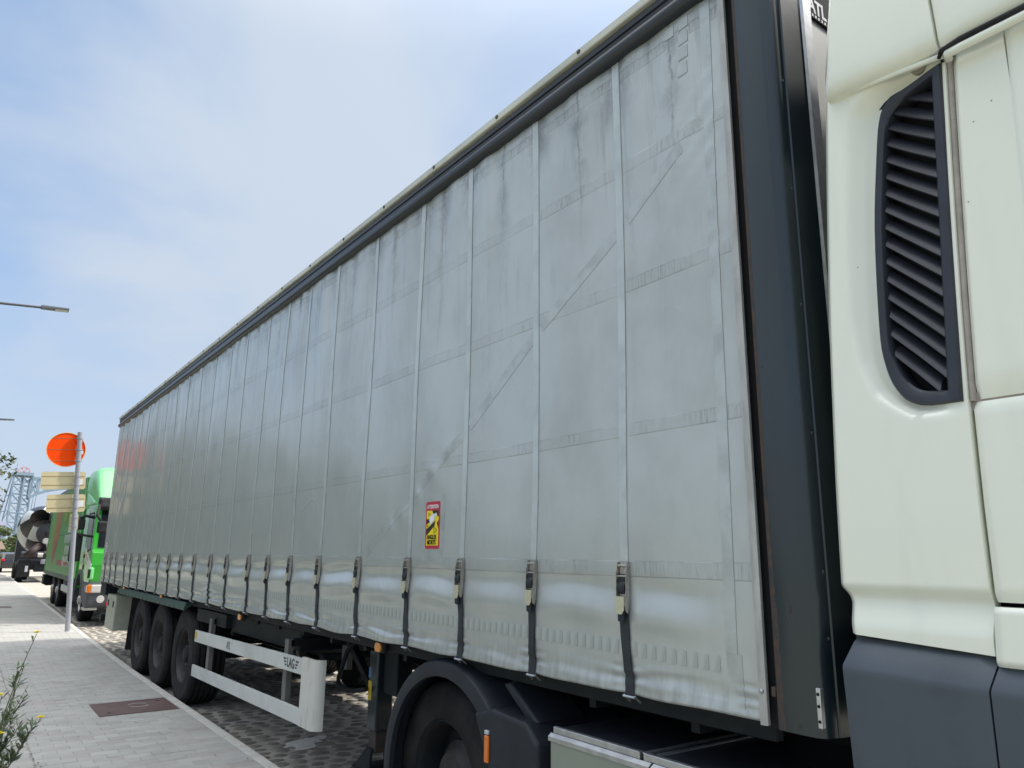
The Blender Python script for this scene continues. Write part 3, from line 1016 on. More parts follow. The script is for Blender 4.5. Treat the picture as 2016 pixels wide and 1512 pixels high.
# straps and tension buckles
strap_protos = []
for i, y in enumerate(STRAPS):
    m_ = MB()
    wd = .044
    rows_o = []
    bend = .010 * math.sin(2.1 * i + .6)
    yo = -.018 if i == 0 else .004 * math.sin(i * 1.7)
    n = 22
    for j in range(n + 1):
        t = j / n
        z = 1.47 + (1.140 - 1.47) * t
        yc_ = y + yo * sm(0, 1, t) + bend * math.sin(math.pi * t)
        xo = min(curt(yc_, z), curt(yc_ - .03, z), curt(yc_ + .03, z)) - .005 - .004 * math.sin(math.pi * t)
        tw = .002 * math.sin(7 * t + i)
        rows_o.append([(xo + .005, yc_ - wd / 2, z), (xo + tw, yc_ - wd / 2, z), (xo - .0006, yc_, z), (xo - tw, yc_ + wd / 2, z), (xo + .005, yc_ + wd / 2, z)])
    m_.grid(rows_o)
    st = part('strap', m_, 'strap', TR, smooth=60)
    xo = rows_o[-1][2][0]
    yc_ = rows_o[-1][2][1]
    hk = MB()
    hk.tube([(xo - .004, yc_ - .03, 1.142), (xo - .004, yc_ + .03, 1.142)], .0045, 6)
    hk.bar((xo - .002, yc_ - .028, 1.145), (xo + .03, yc_ - .028, 1.12), .006)
    hk.bar((xo - .002, yc_ + .028, 1.145), (xo + .03, yc_ + .028, 1.12), .006)
    part('hook', hk, 'alu', st)

BX = min(curt(STRAPS[0], 1.46), curt(STRAPS[0], 1.6))


def buckle_parts():
    """tension buckle about the point (0,0,1.62) on the cloth; returns meshes in local coordinates"""
    sp = MB()
    prof = [(-.002, .018), (-.022, .014), (-.030, -.02), (-.030, -.10), (-.036, -.150), (-.028, -.172), (-.012, -.178), (.002, -.15), (.002, -.02)]
    sp.prism(prof, lambda u, v, t: (u, t, v), -.0015, .0015)
    rv_ = MB()
    for (u, v, r_) in ((-.016, .002, .006), (-.018, -.045, .0045), (-.02, -.075, .004)):
        rv_.lathe([(-.004, 0), (-.004, r_), (.004, r_), (.004, 0)], (u, 0, v), 'y', 8)
    sp.add(rv_.v, rv_.f)
    roll = MB().lathe([(-.021, 0), (-.021, .021), (.021, .021), (.021, 0)], (-.018, 0, -.085), 'y', 14)
    roll.box(-.020, -.004, -.020, .020, -.062, -.03)
    bars = MB()
    bars.lathe([(-.026, 0), (-.026, .006), (.026, .006), (.026, 0)], (-.016, 0, .002), 'y', 10)
    bars.lathe([(-.026, 0), (-.026, .004), (.026, .004), (.026, 0)], (-.02, 0, -.038), 'y', 10)
    bars.box(-.006, -.004, -.022, .022, -.03, .02)
    lev = MB()
    prof = [(-.022, -.115), (.024, -.115), (.024, -.165), (.012, -.182), (-.010, -.182), (-.022, -.165)]
    lev.prism(prof, lambda u, v, t: (t, u, v), -.040, -.0365)
    lev.box(-.038, -.02, -.022, -.0195, -.150, -.115).box(-.038, -.02, .0215, .024, -.150, -.115)
    tail = MB()
    tail.prism([(-.018, -.172), (.018, -.172), (.016, -.208), (-.013, -.214)], lambda u, v, t: (t, u, v), -.030, -.022)
    return sp, roll, bars, lev, tail


sp, roll, bars, lev, tail = buckle_parts()
spm, rom, bam, lem, tam = (sp.mesh('side_plate', 'steel'), roll.mesh('webbing_roll', 'web', 40), bars.mesh('crossbar', 'steel', 40),
                           lev.mesh('lever', 'gold'), tail.mesh('webbing_tail', 'web'))
for i, y in enumerate(STRAPS):
    hid = MB().box(-.003, .004, -.020, .020, -.14, .012).mesh('buckle', 'steel')
    b = link('buckle', hid, TR)
    b.location = (min(curt(y, 1.62), curt(y, 1.45), curt(y, 1.53)) - .004, y, 1.622)
    b.rotation_euler = (0, .03, .02 * math.sin(i * 3))
    b.scale = (.62, 1, 1)
    kids = [('side_plate', spm, -.0265), ('side_plate', spm, .0265), ('webbing_roll', rom, 0), ('crossbar', bam, 0), ('lever', lem, 0), ('webbing_tail', tam, 0)]
    if y > 9:
        kids = kids[:3] + kids[4:5]
    for nme, me, yo in kids:
        o = link(nme, me, b)
        o.location = (0, yo, 0)

# ---- roof rail, roof cap, roof, far side and ends
def extr_y(poly, y0, y1):
    m_ = MB()
    return m_.prism(poly, lambda u, v, t: (u, t, v), y0, y1)


tube_prof = [(.03, 3.888), (-.012, 3.884), (-.030, 3.890), (-.041, 3.905), (-.045, 3.925), (-.040, 3.944), (-.028, 3.957), (-.014, 3.962), (.03, 3.962)]
part('roof_rail', extr_y(tube_prof, -.03, TL + .02), 'rail', TR, smooth=40)
part('gutter_band', extr_y([(.03, 3.965), (-.020, 3.966), (-.026, 4.018), (-.018, 4.030), (.03, 4.030)], -.03, TL + .02), 'rail', TR, smooth=30)
part('gutter_lip', extr_y([(.02, 3.986), (-.028, 3.987), (-.028, 3.991), (.02, 3.992)], -.03, TL + .02), 'void', TR)
cap = extr_y([(.03, 4.033), (-.036, 4.033), (-.040, 4.038), (-.038, 4.076), (-.030, 4.084), (.30, 4.094), (.30, 4.034)], -.04, TL + .03)
part('roof_cap', cap, 'roofcream', TR, smooth=25)
m_ = MB().lathe([(0, .0), (0, .013), (-.005, .011), (-.008, 0)], (0, 0, 0), 'x', 10)
rvm = m_.mesh('rivet', 'railrust', 40)
for j in range(19):
    o = link('rivet', rvm, TR)
    o.location = (-.039, .80 + .695 * j, 4.060)
part('roof', MB().box(.30, 2.25, -.03, TL + .02, 4.03, 4.088), 'roofcream', TR)
part('roof_cap', extr_y([(2.25, 4.034), (2.25, 4.094), (2.57, 4.084), (2.59, 4.07), (2.59, 3.89), (2.55, 3.89), (2.54, 4.033)], -.04, TL + .03), 'roofcream', TR)
part('curtain', MB().box(2.545, 2.56, 0, TL, 1.148, 3.89), 'curtain', TR)
part('rear_door', MB().box(.03, 1.27, TL + .03, TL + .07, 1.16, 4.0), 'guard', TR, bevel=.004)
part('rear_door', MB().box(1.28, 2.53, TL + .03, TL + .07, 1.16, 4.0), 'guard', TR, bevel=.004)
part('rear_post', MB().box(.003, .06, TL + .005, TL + .10, 1.10, 4.03), 'edgealu', TR, bevel=.006)
part('rear_post', MB().box(2.50, 2.56, TL + .005, TL + .10, 1.10, 4.03), 'edgealu', TR, bevel=.006)

# ---- front corner post, front wall
part('curtain_edge', MB().prism([(.002, .010), (-.008, .006), (-.010, -.008), (-.003, -.019), (.012, -.017), (.014, .008)], lambda u, v, t: (u, v, t), 1.143, 3.90), 'edgealu', TR, smooth=40)
pb = MB().lathe([(0, 0), (0, .008), (-.005, .006), (-.007, 0)], (-.009, -.006, 1.245), 'x', 10)
part('rivet', pb, 'alu', TR, smooth=True)
part('gap_filler', MB().box(.035, .06, -.05, .0, 1.15, 4.0), 'void', TR)
post = [(.02, -.050), (.000, -.056), (-.003, -.064), (-.003, -.172), (-.001, -.188), (.007, -.202), (.020, -.212), (.036, -.218), (.058, -.221), (.060, -.227), (.17, -.238), (.175, -.20), (.175, -.05)]
part('corner_post', MB().prism(post, lambda u, v, t: (u, v, t), 1.138, 4.03), 'teal', TR, smooth=28)
re = MB()
pr = []
rr_ = random.Random(5)
zz = 1.14
rows_o = []
while zz < 4.02:
    wl = .005 + .012 * sm(1.95, 1.2, zz) * rr_.uniform(.7, 1.2) + rr_.uniform(0, .0025)
    rows_o.append([(.0005, -.0545, zz), (-.0042, -.062, zz), (-.0044, -.064 - wl * .4, zz), (-.0032, -.064 - wl, zz)])
    zz += .018
re.grid(rows_o)
part('rusty_edge', re, 'rust', TR)
for (yy, zz, a, b) in ((-.125, 1.50, .006, .016), (-.111, 1.462, .003, .009), (-.10, 1.71, .003, .006), (-.13, 1.16, .010, .010), (-.085, 2.3, .002, .004)):
    m_ = MB()
    pts = [(yy + a * math.cos(t_) * rr_.uniform(.7, 1.1), zz + b * math.sin(t_) * rr_.uniform(.7, 1.1)) for t_ in [j / 10 * 6.283 for j in range(10)]]
    m_.prism(pts, lambda u, v, t: (t, u, v), -.0038, -.0025)
    part('rust_spot', m_, 'rust', TR)
part('rusty_bracket', MB().box(-.002, .02, -.052, -.036, 1.232, 1.262), 'rust', TR, bevel=.003)
lt = MB().box(-.002, .016, -.208, -.192, 1.165, 1.28)
lt_ = part('latch', lt, 'alu', TR, bevel=.003)
lhm = MB().lathe([(0, 0), (0, .005), (-.003, .005), (-.003, 0)], (0, 0, 0), 'x', 8).mesh('latch_pin', 'void')
for zz in (1.185, 1.228, 1.262):
    o = link('latch_pin', lhm, lt_)
    o.location = (-.001, -.200, zz)
bt = MB().lathe([(0, 0), (0, .007), (-.004, .006), (-.006, 0)], (0, 0, 0), 'x', 8).mesh('bolt', 'teal', 40)
for zz in (1.42, 1.62, 2.06, 2.5, 2.93, 3.36):
    o = link('bolt', bt, TR)
    o.location = (.047, -.216, zz)
    o.rotation_euler = (0, 0, R(35))
part('front_wall', MB().box(.235, 2.40, -.215, -.15, 1.165, 4.03), 'guard', TR)
part('wall_edge_strip', MB().prism([(.172, -.238), (.180, -.246), (.236, -.244), (.245, -.22), (.245, -.15), (.172, -.15)], lambda u, v, t: (u, v, t), 1.14, 4.03), 'alu', TR)
part('corner_post', MB().box(2.40, 2.56, -.236, -.02, 1.138, 4.03), 'teal', TR, bevel=.02)
sgn_ = part('name_board', MB().box(.25, 1.9, -.2225, -.2155, 3.745, 4.03), 'board', TR)
text('lettering', 'ATL', M_front(.262, -.2235, 3.80), .088, 'print_white', sgn_, sx=.8, bold=.003, align='LEFT')
dots = MB()
for j in range(40):
    dots.box(.258 + j * .022, .268 + j * .022, -.2245, -.2215, 3.750, 3.762)
part('dotted_line', dots, 'print_white', sgn_, kind='stuff')

# ---- warning sticker
ST = Matrix.Translation((0, 2.122, 1.822))
sx_ = min(curt(2.12 + a, 1.82 + b) for a in (-.08, 0, .08) for b in (-.13, 0, .13)) - .0015
SW, SH = .156, .262


def rrect(w_, h_, r_, n=4):
    out = []
    for cx, cy, a0 in ((w_ / 2 - r_, h_ / 2 - r_, 0), (-w_ / 2 + r_, h_ / 2 - r_, 90), (-w_ / 2 + r_, -h_ / 2 + r_, 180), (w_ / 2 - r_, -h_ / 2 + r_, 270)):
        for j in range(n + 1):
            a = R(a0 + 90 * j / n)
            out.append((cx + r_ * math.cos(a), cy + r_ * math.sin(a)))
    return out


def stick(poly, x, name, mname, parent, th=.0004):
    """flat print; poly in sticker coordinates (right, up)"""
    m_ = MB().prism(poly, lambda u, v, t: (t, 2.122 - u, 1.822 + v), x, x + th)
    return part(name, m_, mname, parent)


patch = part('sticker_backing', MB().prism(rrect(.235, .37, .01), lambda u, v, t: (t, 2.115 - u, 1.81 + v), sx_ + .0012, sx_ + .0022), 'diag', TR)
stk = stick(rrect(SW, SH, .012), sx_, 'warning_sticker', 'print_red', TR, .001)
e = sx_ - .0006
stick([(-.066, -.113), (.066, -.113), (.066, .080), (-.066, .080)], e, 'yellow_field', 'print_yellow', stk)
e -= .0006
for pl in ([(-.005, .080), (.066, .080), (.066, .046), (.018, .056), (.004, .062)],
           [(-.066, .034), (-.042, .034), (-.030, .016), (-.066, .004)],
           [(-.066, -.022), (.0, .008), (.034, .024), (.022, -.006), (-.066, -.060)],
           [(.048, .010), (.066, .026), (.066, -.020)]):
    stick(pl, e, 'black_sector', 'print_black', stk)
e -= .0006
stick([(-.032, .020), (-.030, .050), (.006, .066), (.024, .062), (.024, .026), (-.022, .0)], e, 'truck_drawing', 'print_grey', stk)
stick([(-.028, .020), (-.028, .047), (-.004, .056), (.020, .060), (.020, .028), (-.020, .004)], e - .0006, 'truck_drawing', 'print_white', stk)
stick([(.026, .060), (.040, .068), (.050, .054), (.030, .044)], e - .0006, 'truck_drawing', 'print_white', stk)


def tri(cx, cy, s_):
    pts = [(-.8, -1), (1.0, 0), (-.8, 1)]
    for a, b in zip(pts, pts[1:] + pts[:1]):
        a = (cx + a[0] * s_, cy + a[1] * s_)
        b = (cx + b[0] * s_, cy + b[1] * s_)
        d = Vector((b[0] - a[0], b[1] - a[1])).normalized()
        n_ = Vector((-d.y, d.x)) * (.0013 if s_ > .012 else .001)
        stick([(a[0] - n_.x, a[1] - n_.y), (b[0] - n_.x, b[1] - n_.y), (b[0] + n_.x, b[1] + n_.y), (a[0] + n_.x, a[1] + n_.y)], e - .0012, 'warning_triangle', 'print_black', stk)


tri(.034, -.028, .018)
tri(-.036, .060, .010)
tri(-.050, -.004, .007)
text('lettering', 'ATTENTION', M_left(sx_ - .0012, 2.122, 1.822 + .101), .030, 'print_white', stk, sx=.74, bold=.0006)
text('lettering', 'ANGLES', M_left(e - .0012, 2.126, 1.822 - .068), .034, 'print_black', stk, sx=.84, bold=.0008)
text('lettering', 'MORTS', M_left(e - .0012, 2.126, 1.822 - .097), .034, 'print_black', stk, sx=.86, bold=.0008)
# small white marks on the far end of the curtain
for j in range(5):
    part('white_mark', MB().box(curt(13.42, 1.7) - .006, curt(13.42, 1.7) - .004, 13.38, 13.47, 1.60 + .045 * j, 1.63 + .045 * j), 'print_white', TR)

# ---- chassis
fl = MB()
fl.box(.045, 2.52, -.15, TL + .05, 1.13, 1.17)
part('floor', fl, 'void', TR)
part('side_beam', MB().box(.09, .13, .02, TL, 1.075, 1.15), 'chassis', TR, bevel=.004)
part('side_beam', MB().box(2.48, 2.53, .02, TL, 1.06, 1.15), 'chassis', TR, bevel=.004)
for x in (.72, 1.74):
    m_ = MB()
    prof = [(-.1, 1.128), (13.6, 1.128), (13.6, .76), (5.2, .72), (3.9, .92), (-.1, 1.0)]
    m_.prism(prof, lambda u, v, t: (t, u, v), x, x + .012)
    m_.box(x - .06, x + .072, 5.2, 13.6, .705, .722)
    m_.box(x - .06, x + .072, -.1, 3.9, .975, .992)
    part('main_beam', m_, 'chassis', TR)
crm = MB().box(.14, 2.48, -.02, .02, 1.03, 1.128).mesh('cross_beam', 'chassis')
for j in range(24):
    o = link('cross_beam', crm, TR)
    o.location = (0, .4 + .56 * j, 0)
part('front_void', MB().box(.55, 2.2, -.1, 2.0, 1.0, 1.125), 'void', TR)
# dark box section behind the guard and in front of the wheels
m_ = MB().box(.10, .62, 6.25, 7.35, .93, 1.06)
part('tool_rail', m_, 'chassis', TR, bevel=.006)
m_ = MB().box(.16, .60, 4.4, 6.25, .90, 1.06)
part('pallet_rail', m_, 'chassis', TR, bevel=.006)
# struts under the floor
for (a, b, w_, mm) in (((.55, 5.6, 1.05), (.62, 5.3, .42), .08, 'chassisgrey'), ((.60, 5.28, .42), (.9, 5.2, .36), .07, 'chassisgrey'), ((.75, 4.3, .86), (.3, 4.3, .86), .09, 'chassis'), ((.75, 6.7, .84), (.3, 6.7, .84), .09, 'chassis'),
                      ((.75, 3.95, .80), (2.1, 3.95, .80), .12, 'chassis'), ((.5, 5.0, .95), (2.0, 5.0, .72), .07, 'chassis'), ((.45, 4.15, .96), (.45, 4.15, .78), .10, 'chassisgrey')):
    part('strut', MB().bar(a, b, w_, w_ * .5), mm, TR, bevel=.004)
part('air_tank', MB().lathe([(-.5, 0), (-.5, .09), (-.45, .125), (.45, .125), (.5, .09), (.5, 0)], (1.25, 5.9, .80), 'y', 20), 'chassis', TR, smooth=40)
part('hose', MB().tube([(.55, 5.0, 1.02), (.55, 4.9, .93), (.58, 4.82, .99), (.55, 4.76, 1.03)], .008, 6), 'print_grey', TR, smooth=True)

# sideguards
def guard(x0, s_, near):
    """s_ = +1: inner side lies towards +x"""
    def X(a):
        return x0 + s_ * a
    for (zf, zb_, h) in ((.845, .795, .115), (.500, .452, .112)):
        m_ = MB()
        y0, y1 = 3.98, 7.08
        prof = [(0, -h / 2), (0, h / 2), (.022, h / 2), (.022, h / 2 - .012), (.006, h / 2 - .016), (.006, -h / 2 + .016), (.022, -h / 2 + .012), (.022, -h / 2)]
        P = []
        for (yy, zc) in ((y0, zf), (y1, zb_)):
            P.append([(X(a), yy, zc + b) for a, b in prof])
        nn = len(prof)
        m_.add(P[0] + P[1], [(i, (i + 1) % nn, nn + (i + 1) % nn, nn + i) for i in range(nn)] + [tuple(range(nn)), tuple(range(nn, 2 * nn))])
        rl = part('guard_rail', m_, 'guard', TR, bevel=.003 if near else 0)
        if near and zf > .7:
            text('lettering', 'ATL', M_left(x0 - .0012, 5.86, .812, -R(.9)), .088, 'print_black', rl, sx=.72, bold=.0012)
            text('lettering', 'LAG', M_left(x0 - .0012, 4.235, .842, -R(.9)), .098, 'print_black', rl, sx=.86, bold=.002)
            for side in (-1, 1):
                for j in range(3):
                    wl = .055 - .012 * j
                    yc_ = 4.235 - side * (.105 + wl / 2 - .006 * j)
                    zc_ = .866 - j * .022
                    part('emblem_bar', MB().box(x0 - .0012, x0 + .001, yc_ - wl / 2, yc_ + wl / 2, zc_ - .006, zc_ + .006), 'print_black', rl)
            part('reflector', MB().box(x0 - .002, x0 + .001, 7.0, 7.07, .77, .84), 'yel2', rl)
    prof = []
    for j in range(9):
        a = math.pi / 2 * j / 8
        prof.append((.075 - .075 * math.cos(a), 3.80 - .075 * math.sin(a)))
    prof = [(0, 4.0)] + prof + [(.075, 3.745)] + [(.075 - .055 * math.cos(math.pi / 2 * j / 6), 3.80 - .055 * math.sin(math.pi / 2 * j / 6)) for j in range(6, -1, -1)] + [(.02, 4.0)]
    m_ = MB().prism(prof, lambda u, v, t: (X(u - .004), v, t), .445, .915)
    part('guard_end_post', m_, 'guardpost', TR, smooth=30)
    for yy in (4.42, 6.62):
        part('guard_bracket', MB().box(min(X(.024), X(.07)), max(X(.024), X(.07)), yy - .04, yy + .04, .44, 1.0), 'chassisgrey', TR, bevel=.004)
        part('guard_bracket', MB().bar((X(.05), yy, .97), (X(.7), yy, 1.0), .08, .05), 'chassis', TR)


guard(.03, 1, True)
guard(2.52, -1, False)

# landing legs
def leg(x, near):
    L = part('landing_leg', MB().box(x - .065, x + .065, 3.385, 3.52, .47, 1.12), 'teal', TR, bevel=.012)
    part('inner_tube', MB().box(x - .05, x + .05, 3.40, 3.505, .33, .475), 'rust', L, bevel=.006)
    f = MB()
    f.box(x - .13, x + .13, 3.33, 3.58, .225, .24)
    f.hexa([(x - .12, 3.34, .24), (x - .105, 3.34, .24), (x - .105, 3.57, .24), (x - .12, 3.57, .24), (x - .07, 3.42, .36), (x - .055, 3.42, .36), (x - .055, 3.49, .36), (x - .07, 3.49, .36)])
    f.hexa([(x + .105, 3.34, .24), (x + .12, 3.34, .24), (x + .12, 3.57, .24), (x + .105, 3.57, .24), (x + .055, 3.42, .36), (x + .07, 3.42, .36), (x + .07, 3.49, .36), (x + .055, 3.49, .36)])
    part('foot', f, 'chassis', L)
    br = MB().bar((x, 3.45, 1.05), (x + (.5 if near else -.5), 3.45, .8), .06)
    br.bar((x + .04, 3.52, .62), (x + .04, 4.1, 1.0), .05)
    part('brace', br, 'chassis', L)
    part('bracket', MB().box(x - .02, x + .10, 3.18, 3.385, .72, 1.12), 'chassis', L, bevel=.01)
    if near:
        part('sticker', MB().box(x - .067, x - .0645, 3.475, 3.515, .81, .88), 'blue', L)
        part('sticker', MB().box(x - .067, x - .0645, 3.465, 3.515, .665, .79), 'yel2', L)
    return L


leg(.40, True)
leg(2.12, False)
part('leg_shaft', MB().tube([(.46, 3.5, .93), (2.06, 3.5, .93)], .02, 8), 'chassis', TR, smooth=40)
part('crank_handle', MB().tube([(.30, 3.70, 1.03), (.29, 3.80, .96), (.29, 3.93, .76), (.29, 3.93, .715), (.29, 3.88, .695), (.30, 3.68, .70), (.31, 3.50, .735)], .017, 8), 'chassis', TR, smooth=True)


def marker(y, x=.04, z=1.085):
    part('marker_mount', MB().box(x - .004, x + .03, y - .05, y + .07, z - .035, z + .04), 'rubber', TR, bevel=.01)
    m_ = MB()
    pr_ = rrect(.085, .055, .024, 4)
    m_.prism(pr_, lambda u, v, t: (t, y + u, z + v), x - .02, x - .004)
    part('marker_lamp', m_, 'amber', TR, bevel=.005)


marker(2.80, .05, 1.10)
marker(5.62, .05, 1.085)

# side rail over the wheels, mudflap, rear boxes
m_ = MB().prism([(.012, 1.112), (-.012, 1.052), (-.012, 1.028), (.0, 1.028), (.10, 1.10), (.10, 1.118)], lambda u, v, t: (u, t, v), 7.50, 11.75)
part('wheel_guard_rail', m_, 'rearfend', TR)
rib = MB().box(-.0165, -.0, -.018, .018, 1.03, 1.055).mesh('rail_clip', 'rearfend')
for j in range(16):
    o = link('rail_clip', rib, TR)
    o.location = (0, 7.7 + .26 * j, 0)
for yy in (8.72, 11.3):
    part('marker_lamp', MB().box(-.012, .01, yy - .04, yy + .04, 1.105, 1.135), 'amber', TR, bevel=.006)
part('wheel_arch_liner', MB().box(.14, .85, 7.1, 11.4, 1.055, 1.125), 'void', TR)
part('mudflap', MB().prism([(.08, .24), (.52, .24), (.52, 1.04), (.08, 1.04)], lambda u, v, t: (u, t + (1.04 - v) * .16, v), 11.00, 11.012), 'rubber', TR)
tb = part('toolbox', MB().box(.03, .55, 12.06, 12.86, .43, .965), 'boxwhite', TR, bevel=.015)
for zz in ((12.22), (12.70)):
    part('latch', MB().box(.018, .035, zz - .02, zz + .02, .78, .88), 'chassis', tb, bevel=.004)
part('rear_bumper', MB().box(.05, 2.5, 13.45, 13.6, .48, .60), 'chassis', TR, bevel=.01)
part('rear_bracket', MB().box(.02, .30, 13.1, 13.64, .93, 1.13), 'chassis', TR, bevel=.01)
part('tail_lamp', MB().box(.08, .50, 13.66, 13.70, .98, 1.08), 'redlamp', TR, bevel=.01)

# wheels
def wheel_meshes(Rr, W_, rim_r, dish, kind):
    """axle along x; outer face towards -x at x=0; returns dict of meshes"""
    d = {}
    tp = []
    # sidewall and tread profile from outer bead to inner bead
    tp += [(.030, rim_r - .004), (.010, rim_r + .006), (.004, rim_r + .03), (.0, rim_r + .10), (.006, Rr - .075), (.004, Rr - .07), (.010, Rr - .045), (.022, Rr - .018), (.040, Rr - .006)]
    n = 5
    for i in range(n):
        a = .045 + (W_ - .09) * (i + .5) / n
        hw = .010
        tp += [(a - hw - .0005, Rr), (a - hw, Rr - .014), (a + hw, Rr - .014), (a + hw + .0005, Rr)]
    tp += [(W_ - .04, Rr - .006), (W_ - .02, Rr - .02), (W_ - .005, Rr - .07), (W_, rim_r + .1), (W_ - .03, rim_r)]
    d['tyre'] = MB().lathe(tp, (0, 0, 0), 'x', 56).mesh('tyre', 'tyre', 35)
    rp = [(.034, rim_r + .004), (.020, rim_r + .002), (.018, rim_r - .006), (.03, rim_r - .014), (.06, rim_r - .028), (dish - .02, rim_r - .034), (dish, rim_r - .04), (dish, .0)]
    d['rim'] = MB().lathe(rp, (0, 0, 0), 'x', 44).mesh('rim', 'rubber' if kind == 't' else 'chassis', 35)
    return d


rimmat = mat('dusty_wheel_steel', (0.020, 0.018, 0.017), 0.6, col2=(0.042, 0.036, 0.032), vscale=14, bump=.0006, bscale=120)
M['rimdust'] = rimmat
M['ribdust'] = mat('dusty_wheel_ribs', (0.15, 0.135, 0.12), 0.6, var=.3, vscale=20)
wm = wheel_meshes(.525, .37, .288, .135, 't')
wm['rim'].materials[0] = rimmat
hub = MB().lathe([(.135, .130), (.10, .120), (.085, .105), (.06, .085), (.035, .078), (.030, .065), (.030, 0)], (0, 0, 0), 'x', 28).mesh('hub', 'rubber', 35)
hol = MB()
for j in range(10):
    a = 2 * math.pi * (j + .5) / 10
    hol.lathe([(0, 0), (0, .026), (.004, .026)], (.1315, .222 * math.cos(a), .222 * math.sin(a)), 'x', 10)
holm = hol.mesh('hand_hole', 'void')
nut = MB()
for j in range(10):
    a = 2 * math.pi * j / 10
    nut.lathe([(0, 0), (0, .010), (.028, .012), (.034, .02), (.04, .02)], (.082, .1675 * math.cos(a), .1675 * math.sin(a)), 'x', 6)
nutm = nut.mesh('wheel_nuts', 'chassisgrey')
ribs = MB()
for j in range(10):
    a = 2 * math.pi * (j + .5) / 10
    ribs.bar((.118, .15 * math.cos(a), .15 * math.sin(a)), (.118, .252 * math.cos(a), .252 * math.sin(a)), .03, .022, up=(1, 0, 0))
ribm = ribs.mesh('wheel_ribs', 'ribdust')
for y in (7.77, 9.04, 10.30):
    for x, rz in ((.075, 0), (2.475, math.pi)):
        wv = link('wheel', wm['tyre'], TR)
        wv.location, wv.rotation_euler = (x, y, .524), (0.3 * y, 0, rz)
        wv.name = 'wheel'
        for nme, me in (('rim', wm['rim']), ('hub', hub), ('hand_hole', holm), ('wheel_nuts', nutm), ('wheel_ribs', ribm)):
            link(nme, me, wv)
    part('axle', MB().tube([(.3, y, .524), (2.25, y, .524)], .07, 10), 'chassis', TR, smooth=40)


# ================================================================== TRACTOR UNIT
TU = thing('tractor_unit', (1.25, 0.2, 0), 'cream white tractor unit with black louvred side vent and grey skirts', 'lorry')
LEFT = [(1.40, -.318), (1.45, -.318), (1.535, -.313), (1.578, -.297), (1.888, -.311), (2.371, -.338), (2.80, -.367), (3.164, -.393), (3.3, -.40)]
SEAM = [(1.40, -.692), (1.426, -.694), (1.547, -.702), (1.794, -.706), (2.069, -.714), (2.35, -.728), (2.806, -.754), (3.10, -.771), (3.3, -.785)]
VO = [(-.767, 3.092), (-.684, 3.089), (-.612, 3.085), (-.573, 3.064), (-.551, 3.012), (-.534, 2.908), (-.504, 2.66), (-.487, 2.352), (-.492, 2.235), (-.519, 2.146), (-.576, 2.094), (-.704, 2.075)]
VI = [(-.731, 3.062), (-.667, 3.058), (-.624, 3.048), (-.596, 3.027), (-.577, 2.984), (-.562, 2.895), (-.533, 2.65), (-.517, 2.344), (-.521, 2.260), (-.543, 2.184), (-.588, 2.135), (-.668, 2.118)]
# the vent's forward edge runs along the seam: straighten it there
VO = [(-.7655, 3.092)] + VO[1:-1] + [(-.7085, 2.078)]
SC = [(-.80, 3.145), (-.611, 3.142), (-.515, 3.132), (-.455, 3.08), (-.438, 2.94), (-.412, 2.607), (-.406, 2.371), (-.422, 2.237), (-.461, 2.13), (-.56, 2.055), (-.73, 2.04)]


def smooth_poly(P, it=2, hard=()):
    for _ in range(it):
        out = []
        for i in range(len(P)):
            p, q_ = P[i - 1], P[(i + 1) % len(P)]
            c = P[i]
            if i == 0 or i == len(P) - 1:
                out.append(c)
                if i == 0:
                    continue
                continue
            out.append((c[0] * .6 + p[0] * .2 + q_[0] * .2, c[1] * .6 + p[1] * .2 + q_[1] * .2))
        P = out
    return P


def dense(P, m_=4):
    """Catmull-Rom through the points, with the closing side and end corners kept sharp"""
    out = []
    n = len(P)
    for i in range(n - 1):
        p0, p1, p2, p3 = P[max(i - 1, 0)], P[i], P[i + 1], P[min(i + 2, n - 1)]
        for j in range(m_):
            t = j / m_
            out.append(tuple(.5 * (2 * b + (c - a) * t + (2 * a - 5 * b + 4 * c - d) * t * t + (3 * b - a - 3 * c + d) * t ** 3) for a, b, c, d in zip(p0, p1, p2, p3)))
    out.append(P[-1])
    return out




def adj(P_, x, sw=False):
    """points measured on the plane x=0, moved onto the plane x (seen from the camera's own spot)"""
    f_ = (x - CAM.x) / (0 - CAM.x)
    return [((CAM.y + (a - CAM.y) * f_), (CAM.z + (b - CAM.z) * f_)) for a, b in P_]


VO, VI, SC = adj(VO, -.008), adj(VI, -.008), adj(SC, -.012)
SEAM = [(b, a) for a, b in adj([(y, z) for z, y in SEAM], -.018)]
VOd, VId = dense(VO), dense(VI)


def cab_base(z):
    x = -.020
    if z < 1.585:
        x = -.020 + .026 * sm(1.590, 1.548, z) - .024 * sm(1.552, 1.46, z)
    return x + .010 * ((z - 2.4) / .8) ** 2


def cab_x(y, z):
    x = cab_base(z)
    l = lerp_pts(LEFT, z)
    r_ = lerp_pts(SEAM, z)
    if inpoly((y, z), SC):
        ds = dpoly((y, z), SC)
        dv = 0 if inpoly((y, z), VOd) else dpoly((y, z), VOd)
        t = ds / (ds + dv + 1e-6)
        x += .050 * sm(0.0, .85, t) * sm(r_ - .01, r_ + .16, y)
    dl = l - y
    x += .022 * (1 - sm(0, .028, dl)) ** 2
    return x


